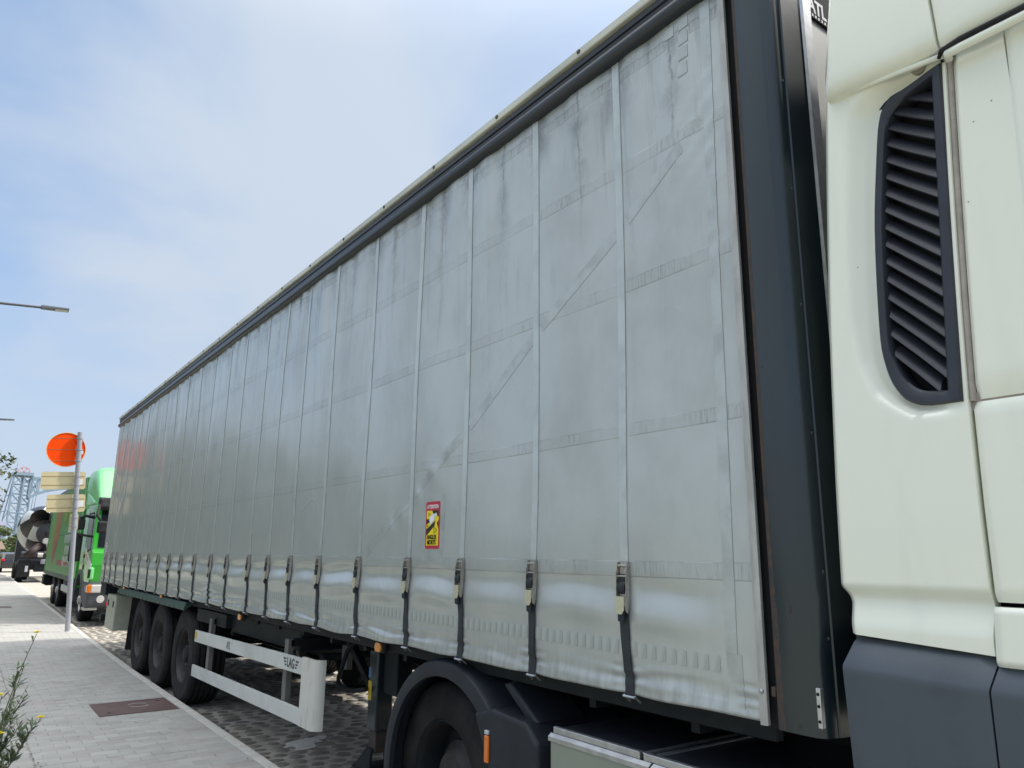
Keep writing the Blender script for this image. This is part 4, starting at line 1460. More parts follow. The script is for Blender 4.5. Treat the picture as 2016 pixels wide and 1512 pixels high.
NU, zs2 = 56, []
z = 1.447
while z < 3.20:
    zs2.append(z)
    z += .0075 if z < 1.60 else .0115
zs2 = [z for z in zs2 if z < 3.155]
P = []
for z in zs2:
    l, r_ = lerp_pts(LEFT, z), lerp_pts(SEAM, z)
    row = []
    for j in range(NU + 1):
        t = j / NU
        t = t - .10 * math.sin(2 * math.pi * t) / (2 * math.pi)
        y = l + (r_ - l) * t
        zz = z
        if z > 3.05:
            zz = min(z, 3.150 - .050 * (l - y) / (l - r_))
        if z < 1.46:
            zz = 1.447 + (1.424 - 1.447) * t if z == zs2[0] else z
        row.append((cab_x(y, zz), y, zz))
    P.append(row)
g = MB()
VIs = [(a, b) for a, b in VId]


def inside_vent(i, j):
    y = sum(P[i + a][j + b][1] for a in (0, 1) for b in (0, 1)) / 4
    z = sum(P[i + a][j + b][2] for a in (0, 1) for b in (0, 1)) / 4
    return inpoly((y, z), VOd) and dpoly((y, z), VOd) > .019


g.grid(P, skip=inside_vent)
# returned edges at the back, the bottom and along the seam
g.grid([[row[0], (row[0][0] + .03, row[0][1] - .004, row[0][2]), (row[0][0] + .25, row[0][1] - .02, row[0][2])] for row in P])
g.grid([[row[-1], (row[-1][0] + .008, row[-1][1] - .0015, row[-1][2]), (row[-1][0] + .035, row[-1][1] - .001, row[-1][2])] for row in P])
g.grid([[p, (p[0] + .006, p[1], p[2] - .002), (p[0] + .05, p[1], p[2])] for p in P[0]])
part('side_panel', g, 'cream', TU, smooth=50)

# vent: frame, dark back, louvre slats
VF = MB()
n = len(VOd)
XF = .006


def vx(y, z, e):
    """front of the vent frame follows the panel it is let into"""
    r_ = lerp_pts(SEAM, z)
    return cab_base(z) - .004 + .036 * sm(r_ - .01, r_ + .16, y) + e


ring = []
for (a, b), e1, e2 in zip(zip(VOd, VId), [0] * n, [0] * n):
    mid = ((a[0] * .86 + b[0] * .14), (a[1] * .86 + b[1] * .14))
    mi2 = ((a[0] * .2 + b[0] * .8), (a[1] * .2 + b[1] * .8))
    ring.append([(vx(*a, .03), *a), (vx(*a, .002), *a), (vx(*mid, -.006), *mid), (vx(*mi2, -.004), *mi2), (vx(*b, .004), *b), (vx(*b, .06), *b)])
VF.grid(ring + [ring[0]])
fr_ = part('vent_frame', VF, 'plastic', TU, smooth=45)
part('vent_back', MB().prism(VId, lambda u, v, t: (t, u, v), .085, .09), 'void', TU)
for i in range(20):
    zl = 3.194 - .0595 * i
    # blade from its rear end (y high) down towards the front
    def yedge(z, poly, lo):
        ys2 = []
        for k2 in range(len(poly)):
            (a0, b0), (a1, b1) = poly[k2 - 1], poly[k2]
            if (b0 - z) * (b1 - z) <= 0 and b0 != b1:
                ys2.append(a0 + (a1 - a0) * (z - b0) / (b1 - b0))
        return (min(ys2) if lo else max(ys2)) if ys2 else None
    sl = .74 + .022 * i
    best = None
    S_ = []
    for k2 in range(60):
        y = -.50 - .26 * k2 / 59
        z = zl + (y + .53) * sl
        if inpoly((y, z), VId):
            S_.append((y, z))
    if len(S_) < 5:
        continue
    y0, y1 = S_[0][0] + .006, S_[-1][0] - .006
    m_ = MB()
    rows_o = []
    for k2 in range(9):
        y = y0 + (y1 - y0) * k2 / 8
        z = zl + (y + .53) * sl
        xb = vx(y, z, 0)
        prof = [(xb + .040, z + .046), (xb + .024, z + .030), (xb + .012, z + .012), (xb + .008, z + .002), (xb + .012, z - .002), (xb + .030, z + .022), (xb + .046, z + .042), (xb + .040, z + .046)]
        rows_o.append([(a, y, b) for a, b in prof])
    m_.grid(rows_o)
    part('slat', m_, 'plastic', fr_, smooth=50)
m_ = MB().add([(vx(-.60, 3.0, .02), -.598, 2.992), (vx(-.6, 3.0, .018), -.602, 2.990), (vx(-.6, 3, .016), -.607, 3.003), (vx(-.6, 3, .018), -.604, 3.004)], [(0, 1, 2, 3)])

# trim in the seam in front of the vent
m_ = MB()
rows_o = []
for k2 in range(24):
    z = 2.075 + (3.10 - 2.075) * k2 / 23
    r_ = lerp_pts(SEAM, z)
    xb = cab_base(z)
    rows_o.append([(xb + .02, r_ - .001, z), (xb + .006, r_ - .004, z), (xb + .006, r_ - .013, z), (xb + .02, r_ - .016, z)])
part('seam_trim', m_.grid(rows_o), 'cream_dirty', TU, smooth=True)

# door panels in front of the seam (run on past the camera to the cab's nose)
def panel(name, z0, z1, yfun, y1, xo, mname, nz=24, ny=26, crown=0.0, r_edge=.012, sill=0.0):
    P = []
    for i in range(nz + 1):
        z = z0 + (z1 - z0) * i / nz
        ya = yfun(z)
        row = []
        for j in range(ny + 1):
            t = (j / ny) ** 1.6
            y = ya + (y1 - ya) * t
            dz_ = min(z - z0, z1 - z)
            x = cab_base(max(z, 1.60)) + xo
            x += r_edge * (1 - sm(0, .018, abs(y - ya))) ** 2 + r_edge * (1 - sm(0, .016, dz_)) ** 2
            row.append((x, y, z))
        P.append(row)
    m_ = MB().grid(P)
    m_.grid([[row[0], (row[0][0] + .04, row[0][1], row[0][2])] for row in P])
    for row in (P[0], P[-1]):
        m_.grid([[p, (p[0] + .04, p[1], p[2])] for p in row])
    return part(name, m_, mname, TU, smooth=45)


panel('door_pillar', 2.078, 3.112, lambda z: lerp_pts(SEAM, z) - .018, -.930, .002, 'cream')
panel('door', 2.078, 3.118, lambda z: -.936 - .035 * (z - 3.1), -2.15, -.006, 'cream', r_edge=.008)
part('door_seal', MB().prism([(-.90, 2.07), (-.90, 3.12), (-1.0, 3.12), (-1.0, 2.07)], lambda u, v, t: (t + cab_base(v) + .02, u, v), -.010, .02), 'cream', TU)
part('door_seal', MB().box(.0, .02, -2.1, -.70, 2.05, 2.10), 'cream_dirty', TU)
panel('door_lower_panel', 1.556, 2.072, lambda z: lerp_pts(SEAM, z) - .009, -2.15, .001, 'cream')
panel('door_sill', 1.40, 1.545, lambda z: lerp_pts(SEAM, z) - .006, -2.15, -.008, 'cream', r_edge=.010)
part('inner_cab', MB().box(.12, 2.46, -2.2, -.42, 1.15, 3.95), 'void', TU)

# roof side fairing in two pieces with a seam, black gasket and cream lip below
def fairing(name, ya, yb, z0, z1, dirt=None):
    ya_f, yb_f = ya, yb
    P = []
    prof = [(.14, -.004), (.06, -.006), (.0, .0), (-.034, .006), (-.052, .022), (-.060, .045), (-.062, .08), (-.060, .20), (-.050, .40), (-.030, .60), (.01, .80)]
    for j in range(18):
        t = j / 17
        row = []
        for (x, dz_) in prof:
            z = z0(ya_f(0) + (yb_f(0) - ya_f(0)) * t) + dz_
            y = ya_f(z) + (yb_f(z) - ya_f(z)) * t
            xx = x
            d0, d1 = abs(y - ya_f(z)), abs(y - yb_f(z))
            xx += .02 * (1 - sm(0, .022, d0)) ** 2 + .008 * (1 - sm(0, .012, d1)) ** 2
            row.append((xx, y, z))
        P.append(row)
    m_ = MB().grid(P)
    for row in (P[0], P[-1]):
        m_.grid([[p, (p[0] + .06, p[1], p[2])] for p in row])
    return part(name, m_, 'cream', TU, smooth=45)


fairing('roof_fairing', lambda z: lerp_pts([(3.10, -.418), (3.16, -.421), (3.50, -.462), (3.9, -.50)], z), lambda z: lerp_pts([(3.05, -.773), (3.19, -.773), (3.28, -.769), (3.5, -.762), (3.9, -.75)], z), lambda y: 3.128 - .018 * sm(-.42, -.77, y), 0)
fairing('roof_fairing', lambda z: lerp_pts([(3.05, -.778), (3.19, -.778), (3.28, -.774), (3.5, -.767), (3.9, -.755)], z), lambda z: -2.15, lambda y: 3.105, 0)
part('seam_filler', MB().box(-.030, .0, -.790, -.745, 3.11, 3.9), 'cream_dirty', TU)
gk = MB().tube([(-.036, -.772, 3.088), (-.050, -.785, 3.097), (-.060, -.84, 3.098), (-.060, -2.15, 3.098)], [.005, .0085, .0095, .0095], 8)
part('gasket', gk, 'rubber', TU, smooth=True)
lp = MB().tube([(-.030, -.795, 3.074), (-.052, -.802, 3.078), (-.056, -.84, 3.077), (-.056, -2.15, 3.077)], .0125, 8)
part('roof_lip', lp, 'cream', TU, smooth=True)
part('gasket_end', MB().box(-.020, .0, -.779, -.768, 3.085, 3.11), 'void', TU, bevel=.003)
part('bracket', MB().lathe([(-.01, 0), (-.01, .028), (.01, .028), (.01, 0)], (.010, -.70, 3.125), 'x', 14), 'cream_dirty', TU)
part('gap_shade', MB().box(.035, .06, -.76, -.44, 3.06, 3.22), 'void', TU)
part('panel_top_lip', MB().tube([(-.010, -.43, 3.146), (-.020, -.55, 3.130), (-.026, -.66, 3.113), (-.030, -.785, 3.094)], .009, 8), 'cream', TU, smooth=True)
# tiny stone chips
for (yy, zz) in ((-.83, 2.86), (-.79, 2.63), (-.88, 2.9), (-.45, 2.55)):
    part('paint_chip', MB().lathe([(0, 0), (0, .0018), (-.0008, .0012)], (cab_x(yy, zz) - .001 if yy > -.72 else cab_base(zz) + .0005, yy, zz), 'x', 7), 'rust', TU)

# grey skirts below, folded along a line
def skirt(yA, yB):
    P = []
    for j in range(10):
        t = j / 9
        row = []
        for zt_, xo, wob in ((1.438, .028, .0), (1.425, .002, 0), (1.362, -.040, .0), (1.352, -.042, 0), (1.34, -.040, 0), (.90, .005, 0), (.66, .045, 0), (.60, .08, 0)):
            a = yA(zt_)
            b = yB(zt_)
            y = a + (b - a) * t
            zz = zt_ - (.033 * (abs(y) - .3) if zt_ > 1.3 else 0)
            d = min(abs(y - a), abs(y - b))
            row.append((xo + .012 * (1 - sm(0, .014, d)) ** 2, y, zz))
        P.append(row)
    m_ = MB().grid(P)
    for row in (P[0], P[-1]):
        m_.grid([[p, (p[0] + .08, p[1], p[2])] for p in row])
    return part('side_skirt', m_, 'skirt', TU, smooth=40)


skirt(lambda z: lerp_pts([(.6, -.285), (1.08, -.292), (1.23, -.295), (1.36, -.304), (1.44, -.325)], z), lambda z: lerp_pts([(.6, -.655), (1.16, -.675), (1.352, -.688), (1.44, -.706)], z))
skirt(lambda z: lerp_pts([(.6, -.660), (1.16, -.680), (1.352, -.693), (1.44, -.711)], z), lambda z: -2.15)
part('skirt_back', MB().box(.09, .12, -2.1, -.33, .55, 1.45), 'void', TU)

# chassis, deck plate, side box
part('chassis_rail', MB().box(.80, .88, -1.0, 3.1, .62, .93), 'chassis', TU)
part('chassis_rail', MB().box(1.66, 1.74, -1.0, 3.1, .62, .93), 'chassis', TU)
dk = part('deck_plate', MB().box(.035, .80, -.26, .545, .925, .945), 'plastic', TU, bevel=.003)
part('deck_plate', MB().box(.035, .80, .565, 1.06, .925, .945), 'plastic', TU, bevel=.003)
for yy in (.535, .485):
    part('deck_strip', MB().box(.02, .80, yy, yy + .020, .945, .951), 'alu', TU)
part('deck_edge', MB().box(.012, .034, -.26, .545, .925, .951), 'alu', TU, bevel=.003)
part('deck_edge', MB().box(.012, .034, .565, 1.07, .925, .951), 'alu', TU, bevel=.003)
bx = part('side_box', MB().box(.0, .70, .52, 1.08, .40, .915), 'tank', TU, bevel=.012)
part('box_top_edge', MB().prism([(-.004, .912), (-.004, .895), (.02, .895), (.03, .918), (.012, .924)], lambda u, v, t: (u, t, v), .505, 1.085), 'alu', bx)
bx = part('side_box', MB().box(.0, .70, -.25, .49, .40, .915), 'tank', TU, bevel=.012)
part('box_top_edge', MB().prism([(-.004, .912), (-.004, .895), (.02, .895), (.03, .918), (.012, .924)], lambda u, v, t: (u, t, v), -.26, .495), 'alu', bx)
part('box_side_edge', MB().box(-.003, .02, .508, .524, .40, .89), 'alu', bx)

# drive wheel, mudguard with marker lamp
dw = wheel_meshes(.49, .62, .29, .17, 'd')
wt = (.10, 2.12, .495)
for x, rz in ((.10, 0), (2.40, math.pi)):
    wv = link('wheel', dw['tyre'], TU)
    wv.location, wv.rotation_euler = (x, wt[1], wt[2]), (.4, 0, rz)
    link('rim', dw['rim'], wv)
    h = MB().lathe([(.17, .19), (.12, .18), (.10, .15), (.06, .12), (.05, .0)], (0, 0, 0), 'x', 28)
    for j in range(10):
        a = 2 * math.pi * j / 10
        h.lathe([(.13, .011), (.155, .013), (.165, .02)], (0, .155 * math.cos(a), .155 * math.sin(a)), 'x', 6)
    link('hub', h.mesh('hub', 'rimdust', 35), wv)
part('axle', MB().tube([(.3, wt[1], wt[2]), (2.2, wt[1], wt[2])], .10, 12), 'chassis', TU, smooth=40)


def mudguard(s_, x0, x1):
    m_ = MB()
    rows_o = []
    cy, cz = 1.99, .50
    for j in range(37):
        a = R(-12 + (160 + 12) * j / 36)       # from the rear (larger y) over the top to the front
        ro = .615 + .02 * sm(R(60), R(150), a)
        c, s2 = math.cos(a), math.sin(a)
        lip = ro - .085
        rows_o.append([(x0 + s_ * .03, cy + lip * c, cz + lip * s2), (x0, cy + lip * c, cz + lip * s2), (x0 - s_ * .004, cy + (lip + .03) * c, cz + (lip + .03) * s2), (x0 + s_ * .004, cy + (ro - .012) * c, cz + (ro - .012) * s2),
                       (x0 + s_ * .022, cy + ro * c, cz + ro * s2), (x1, cy + ro * c, cz + ro * s2), (x1, cy + (ro - .02) * c, cz + (ro - .02) * s2), (x0 + s_ * .03, cy + (ro - .02) * c, cz + (ro - .02) * s2)])
    m_.grid(rows_o)
    return part('mudguard', m_, 'fender', TU, smooth=40)


mudguard(1, .0, .66)
mudguard(-1, 2.5, 1.84)
# front lower block of the mudguard with the orange marker
fb = MB()
fb.prism([(1.66, .915), (1.50, .955), (1.24, .935), (1.16, .86), (1.16, .42), (1.44, .42), (1.48, .60), (1.58, .78)], lambda u, v, t: (t, u, v), -.008, .55)
part('mudguard_block', fb, 'fender', TU, bevel=.02, seg=3)
rb = MB().prism([(1.50, 1.06), (1.44, 1.075), (1.22, .93), (1.28, .905)], lambda u, v, t: (t, u, v), .05, .34)
part('mudguard_rib', rb, 'fender', TU, bevel=.015, seg=3)
part('marker_lamp', MB().box(-.020, -.006, 1.515, 1.548, .715, .835), 'orange', TU, bevel=.006)
part('lamp_cap', MB().box(-.019, -.006, 1.517, 1.546, .838, .856), 'print_grey', TU, bevel=.003)
part('fifth_wheel', MB().box(.85, 1.70, 1.5, 2.5, .95, 1.0), 'void', TU)
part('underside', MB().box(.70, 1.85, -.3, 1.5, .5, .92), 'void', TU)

# ================================================================== SIGN ON ITS POLE
lean = math.atan2(-.272, 4.09)
SP = thing('road_sign', (-.105, 16.25, .08), 'round orange red sign with beige plates, seen from behind on a leaning pole', 'road sign', local=True)
SP.rotation_euler = (0, lean, 0)
part('pole', MB().lathe([(0, 0), (0, .047), (4.02, .047), (4.03, .03), (4.03, 0)], (0, 0, 0), 'z', 24), 'pole', SP, smooth=40)
part('base_collar', MB().lathe([(-.01, .12), (.006, .115), (.008, .05)], (0, 0, 0), 'z', 20), 'kerb', SP, smooth=40)


def plate(name, cx, cz, poly, mname, rim, rails, stickers):
    """flat plate in front of (behind, for us) the pole, with two or three rails on its back"""
    y = .075
    p_ = part(name, MB().prism(poly, lambda u, v, t: (cx + u, t, cz + v), y, y + .004), mname, SP)
    if rim:
        n_ = len(poly)
        m_ = MB()
        ring_ = []
        for (u, v) in poly:
            L = math.hypot(u, v)
            k_ = 1 - .014 / L
            ring_.append([(cx + u, y + .004, cz + v), (cx + u * 1.002, y - .012, cz + v * 1.002), (cx + u * k_, y - .012, cz + v * k_), (cx + u * k_, y - .001, cz + v * k_)])
        m_.grid(ring_ + [ring_[0]])
        part('rim', m_, rim, p_)
    zs = []
    for rz in rails:
        xs = [u for u, v in poly]
        # width of the plate at this height
        hits = []
        for i in range(len(poly)):
            (a0, b0), (a1, b1) = poly[i - 1], poly[i]
            if (b0 - rz) * (b1 - rz) <= 0 and b0 != b1:
                hits.append(a0 + (a1 - a0) * (rz - b0) / (b1 - b0))
        if len(hits) < 2:
            continue
        part('rail', MB().box(cx + min(hits) + .012, cx + max(hits) - .012, y - .004, y - .001, cz + rz - .0045, cz + rz + .0045), 'groove', p_)
        part('clamp', MB().lathe([(-.016, .049), (-.016, .058), (.016, .058), (.016, .049)], (0, 0, cz + rz), 'z', 18), 'pole', p_, smooth=30)
        part('clamp_bolt', MB().box(-.07, .07, .03, .055, cz + rz - .012, cz + rz + .012), 'pole', p_, bevel=.003)
    for (a, b, c_, d) in stickers:
        part('sticker', MB().box(cx + a, cx + b, y - .0015, y - .0005, cz + c_, cz + d), 'print_white', p_)


circ = [(.362 * math.cos(2 * math.pi * j / 56), .362 * math.sin(2 * math.pi * j / 56)) for j in range(56)]
plate('sign_disc', -.225, 3.655, circ, 'signred', 'signrim', (.235, 0, -.235), ((.205, .312, -.09, -.015),))
plate('sign_plate', -.235, 3.015, rrect(.80, .36, .045), 'beige', None, (.085, -.095), ((.245, .345, -.085, .03),))
plate('sign_plate', -.165, 2.550, rrect(.69, .36, .045), 'beige', None, (.085, -.095), ((.215, .315, -.075, .05),))
plate('sign_plate', -.005, 2.165, rrect(.16, .36, .05), 'beige', None, (.09, -.09), ())

# ================================================================== STREET LAMPS
def lamp(x, y, label):
    t = thing('street_lamp', (x, y, 0), label, 'street lamp', 'street lamps reaching over the road from the left', local=True)
    part('pole', MB().lathe([(0, 0), (0, .11), (.8, .10), (.82, .075), (8.05, .05), (8.05, 0)], (0, 0, 0), 'z', 16), 'lamppaint', t, smooth=40)
    part('arm', MB().tube([(0, 0, 7.9), (.05, 0, 8.03), (.15, 0, 8.07), (2.35, 0, 8.245)], [.05, .045, .04, .034], 10), 'lamppaint', t, smooth=40)
    h = part('lamp_head', MB().hexa([(2.28, -.10, 8.205), (2.95, -.15, 8.255), (2.95, .15, 8.255), (2.28, .10, 8.205), (2.28, -.08, 8.295), (2.95, -.14, 8.315), (2.95, .14, 8.315), (2.28, .08, 8.295)]), 'lamppaint', t, bevel=.012)
    part('diffuser', MB().hexa([(2.62, -.11, 8.222), (2.92, -.12, 8.246), (2.92, .12, 8.246), (2.62, .11, 8.222), (2.62, -.11, 8.236), (2.92, -.12, 8.258), (2.92, .12, 8.258), (2.62, .11, 8.236)]), 'silver', h)
    return t


def copy_tree(o, parent=None):
    c = o.copy()
    COL.objects.link(c)
    c.parent = parent
    for ch in list(o.children):
        copy_tree(ch, c)
    return c


l1 = lamp(-3.45, 22, 'nearer street lamp head on a thin arm, high at the left')
l2 = copy_tree(l1)
l2.location = (-3.50, 46, .20)
l2['label'] = 'farther street lamp head, the small low one above the round sign'


# ================================================================== GREEN LORRY
GT = thing('box_lorry', (.37, 18.0, 0), 'bright green box lorry with a carrot print parked behind the trailer', 'lorry', local=True, rotz=-.013)
GW = 2.45


def gp(name, mb, mats, parent=None, **kw):
    return part(name, mb, mats, parent or GT, **kw)


# cab: side profile with wheel arch, extruded across
arch = [(1.78 + .64 * math.cos(R(a)), .52 + .64 * math.sin(R(a))) for a in range(180, -1, -15)]
cabp = [(.10, .95), (.06, 1.35), (.08, 1.62), (.16, 1.70), (.36, 2.62), (.42, 2.72), (2.30, 2.76), (2.30, .98), (2.42, .98)][:-1]
cabp = [(.12, .92)] + cabp[1:] + [(2.30, .75)] + [p for p in arch[::-1] if p[1] > .75] + [(1.12, .80)]
gp('cab', MB().prism(cabp, lambda u, v, t: (t, u, v), .02, GW - .02), 'green', bevel=.035, seg=3)
df = MB()
P = []
for j in range(13):
    t = j / 12
    y = .30 + 2.25 * t
    top = 2.76 + 1.0 * sm(-.15, .75, t) ** .9
    hw = 1.17 + .055 * t
    row = []
    for k_ in range(17):
        a = math.pi * k_ / 16
        cx = -math.cos(a)
        row.append((GW / 2 + hw * math.copysign(abs(cx) ** .22, cx), y, 2.70 + (top - 2.70) * (math.sin(a) ** .22)))
    P.append(row)
df.grid(P)
df.grid([P[-1], [(GW / 2, 2.55, 2.75)] * 17])
gp('roof_deflector', df, 'greenlight', smooth=50)
gp('deflector_fin', MB().prism([(.75, 2.78), (2.2, 2.78), (2.25, 3.1), (1.6, 2.98)], lambda u, v, t: (t, u, v), .0, .05), 'greenlight', bevel=.03)
# windows
gp('side_window', MB().prism([(.48, 1.72), (1.02, 1.66), (1.42, 1.92), (1.42, 2.52), (.62, 2.52)], lambda u, v, t: (t, u, v), .012, .03), 'glass')
gp('window_seal', MB().prism([(.45, 1.69), (1.03, 1.62), (1.46, 1.90), (1.46, 2.56), (.60, 2.56)], lambda u, v, t: (t, u, v), .016, .034), 'rubber')
gp('door_line', MB().box(.016, .03, 1.50, 1.512, .98, 2.62), 'rubber')
gp('door_line', MB().box(.016, .03, .36, .372, 1.0, 1.7), 'rubber')
gp('door_handle', MB().box(-.01, .03, 1.30, 1.44, 1.50, 1.58), 'rubber', bevel=.01)
ws = gp('windscreen', MB().hexa([(.12, .155, 1.74), (GW - .12, .155, 1.74), (GW - .12, .20, 1.74), (.12, .20, 1.74), (.14, .345, 2.60), (GW - .14, .345, 2.60), (GW - .14, .39, 2.60), (.14, .39, 2.60)]), 'glass')
for j in range(5):
    z0 = 1.83 + .125 * j
    gp('windscreen_label', MB().hexa([(.36, .148 + (z0 - 1.74) * .22, z0), (.50, .148 + (z0 - 1.74) * .22, z0), (.50, .156 + (z0 - 1.74) * .22, z0), (.36, .156 + (z0 - 1.74) * .22, z0),
                                      (.36, .148 + (z0 - 1.64) * .22, z0 + .10), (.50, .148 + (z0 - 1.64) * .22, z0 + .10), (.50, .156 + (z0 - 1.64) * .22, z0 + .10), (.36, .156 + (z0 - 1.64) * .22, z0 + .10)]), 'mixwhite')
gp('sun_visor', MB().prism([(.10, 2.58), (.05, 2.66), (.12, 2.86), (.36, 2.90), (.40, 2.74)], lambda u, v, t: (t, u, v), .04, GW - .04), 'rubber', bevel=.03)
# white and orange flash on the door
gp('white_flash', MB().prism([(.02, 1.36), (.30, 1.44), (.95, 1.62), (1.38, 1.72), (1.38, 1.56), (.95, 1.42), (.4, 1.28), (.05, 1.26)], lambda u, v, t: (t, u, v), .013, .03), 'mixwhite')
gp('orange_flash', MB().prism([(.45, 1.40), (.95, 1.56), (1.25, 1.66), (1.2, 1.58), (.95, 1.48)], lambda u, v, t: (t, u, v), .010, .03), 'amber')
gp('corner_vane', MB().box(-.012, .10, .02, .42, 1.02, 1.30), 'greenlight', bevel=.04)
gp('air_inlet', MB().box(-.02, .05, .02, .12, 1.06, 1.26), 'rubber', bevel=.02)
gp('door_badge', MB().lathe([(0, 0), (0, .07), (-.01, .06), (-.012, 0)], (.016, 1.42, 1.28), 'x', 14), 'rubber')
# bumper, lamps, wheel arch
gp('bumper', MB().prism([(.10, .40), (-.06, .45), (-.08, .90), (.10, .98), (1.10, .98), (1.13, .80), (1.02, .55), (.55, .42)], lambda u, v, t: (t, u, v), .0, GW), 'bumper', bevel=.05, seg=3)
gp('headlamp', MB().box(.06, .50, -.10, .05, .74, .92), 'lamp', bevel=.03)
gp('indicator', MB().box(-.012, .10, -.09, .12, .74, .92), 'orange', bevel=.02)
gp('indicator', MB().box(-.014, .06, .20, .42, .76, .88), 'mixgrey', bevel=.02)
for x in (.28, .62):
    gp('fog_lamp', MB().lathe([(0, 0), (0, .075), (.02, .085), (.05, .085)], (x, -.09, .60), 'y', 18), 'lamp', smooth=40)
gp('step', MB().box(-.03, .25, .02, .40, .36, .42), 'silver', bevel=.01)
gp('towing_hook', MB().box(.40, .50, -.10, -.06, .46, .54), 'redlamp', bevel=.01)
gp('wheel_arch', MB().lathe([(-.03, .60), (-.03, .70), (.35, .70), (.35, .60), (-.03, .60)], (.02, 1.78, .52), 'x', 24, 0, R(-10), R(170)), 'bumper', smooth=40)
# mirrors on arms
gp('mirror_arm', MB().tube([(.06, .52, 2.42), (-.16, .50, 2.46), (-.30, .62, 2.38)], .035, 8), 'rubber', smooth=True)
gp('mirror_arm', MB().tube([(.06, .42, 1.98), (-.18, .50, 2.02), (-.30, .62, 2.03)], .026, 8), 'rubber', smooth=True)
gp('mirror', MB().box(-.40, -.16, .55, .72, 1.42, 2.06), 'rubber', bevel=.035, seg=3)
gp('mirror', MB().box(-.36, -.15, .52, .70, 2.14, 2.40), 'rubber', bevel=.05, seg=3)
gp('kerb_mirror', MB().tube([(.05, .10, 2.70), (-.02, -.22, 2.45), (.10, -.30, 2.28)], .03, 8), 'rubber', smooth=True)
gp('kerb_mirror', MB().box(.0, .22, -.36, -.24, 2.05, 2.32), 'rubber', bevel=.04)

# box body with print
BY0, BY1, BZ0, BZ1 = 2.66, 12.3, .99, 3.52
bxp = gp('box_body', MB().box(.0, GW, BY0, BY1, BZ0, BZ1), 'greenbox')
gp('box_edge', MB().box(-.012, .03, BY0 - .01, BY0 + .07, BZ0 - .02, BZ1 + .02), 'green', bevel=.006)
gp('box_edge', MB().box(-.012, .03, BY1 - .07, BY1 + .01, BZ0 - .02, BZ1 + .02), 'greenbox', bevel=.006)
gp('box_edge', MB().box(-.012, .05, BY0, BY1, BZ1 - .05, BZ1 + .03), 'mixgrey', bevel=.006)
gp('box_edge', MB().box(-.012, .05, BY0, BY1, BZ0 - .12, BZ0), 'rearfend', bevel=.006)
gp('front_wall', MB().box(.0, GW, BY0 - .06, BY0 - .012, BZ0, BZ1), 'green')
for z0 in (1.42, 1.78, 2.12, 2.5, 2.86, 3.2):
    gp('board_line', MB().box(-.0035, .002, BY0 + .08, BY1 - .08, z0, z0 + .014), 'rearfend' if abs(z0 - 2.12) < .01 else 'greenbox')


def pr(name, poly, mname, lift=.004):
    return gp(name, MB().prism(poly, lambda u, v, t: (t, u, v), -lift, -lift + .002), mname, bxp if False else None)


pr('carrot_print', [(9.9, 3.05), (8.4, 3.05), (8.3, 2.6), (8.6, 2.0), (9.3, 1.42), (9.75, 1.22), (10.2, 1.45), (10.1, 2.3)], 'orangeprint')
pr('carrot_print', [(9.95, 1.95), (8.75, 1.95), (9.3, 1.42), (9.75, 1.22), (10.25, 1.45)], 'redprint', .0055)
pr('carrot_leaf_print', [(10.6, 3.5), (10.3, 3.5), (9.9, 2.9), (10.6, 2.0), (11.5, 1.4), (11.7, 1.6), (11.0, 2.3), (10.6, 3.0)], 'leafprint')
for (a, b) in ((7.6, 2.9), (6.9, 3.0), (6.2, 2.85), (5.4, 2.95), (7.2, 2.7)):
    pr('leaf_print', [(a, b + .28), (a - .35, b + .30), (a - .55, b), (a - .35, b - .35), (a - .1, b - .12), (a + .3, b - .30), (a + .15, b)], 'leafprint', .0045 + .0004 * a)
pr('red_print', [(8.2, 1.38), (5.6, 1.38), (5.6, 1.22), (8.2, 1.22)], 'redprint')
# white lettering block, too small in the photograph to read: stacked white lines
pr('white_lettering', [(5.9, 2.46), (4.3, 2.46), (4.3, 2.18), (5.9, 2.18)], 'mixwhite')
pr('lettering_inset', [(5.6, 2.42), (4.6, 2.42), (4.6, 2.22), (5.6, 2.22)], 'greenbox', .006)
pr('white_lettering', [(5.3, 2.38), (4.9, 2.38), (4.9, 2.26), (5.3, 2.26)], 'mixwhite', .008)
rl = random.Random(4)
for row_, (za, zb2, ya, yb) in enumerate(((2.12, 1.88, 6.6, 4.2), (1.80, 1.56, 6.2, 4.4), (1.50, 1.22, 6.5, 4.6))):
    y = ya
    while y > yb:
        wl = rl.uniform(.22, .34)
        pr('white_lettering', [(y, za), (y - wl * .55, za), (y - wl * .75, (za + zb2) / 2), (y - wl * .45, zb2), (y - .02, zb2), (y - wl * .2, (za + zb2) / 2)], 'mixwhite', .006)
        y -= wl + .05
pr('red_print', [(6.0, 1.34), (4.9, 1.34), (4.9, 1.26), (6.0, 1.26)], 'redprint', .009)
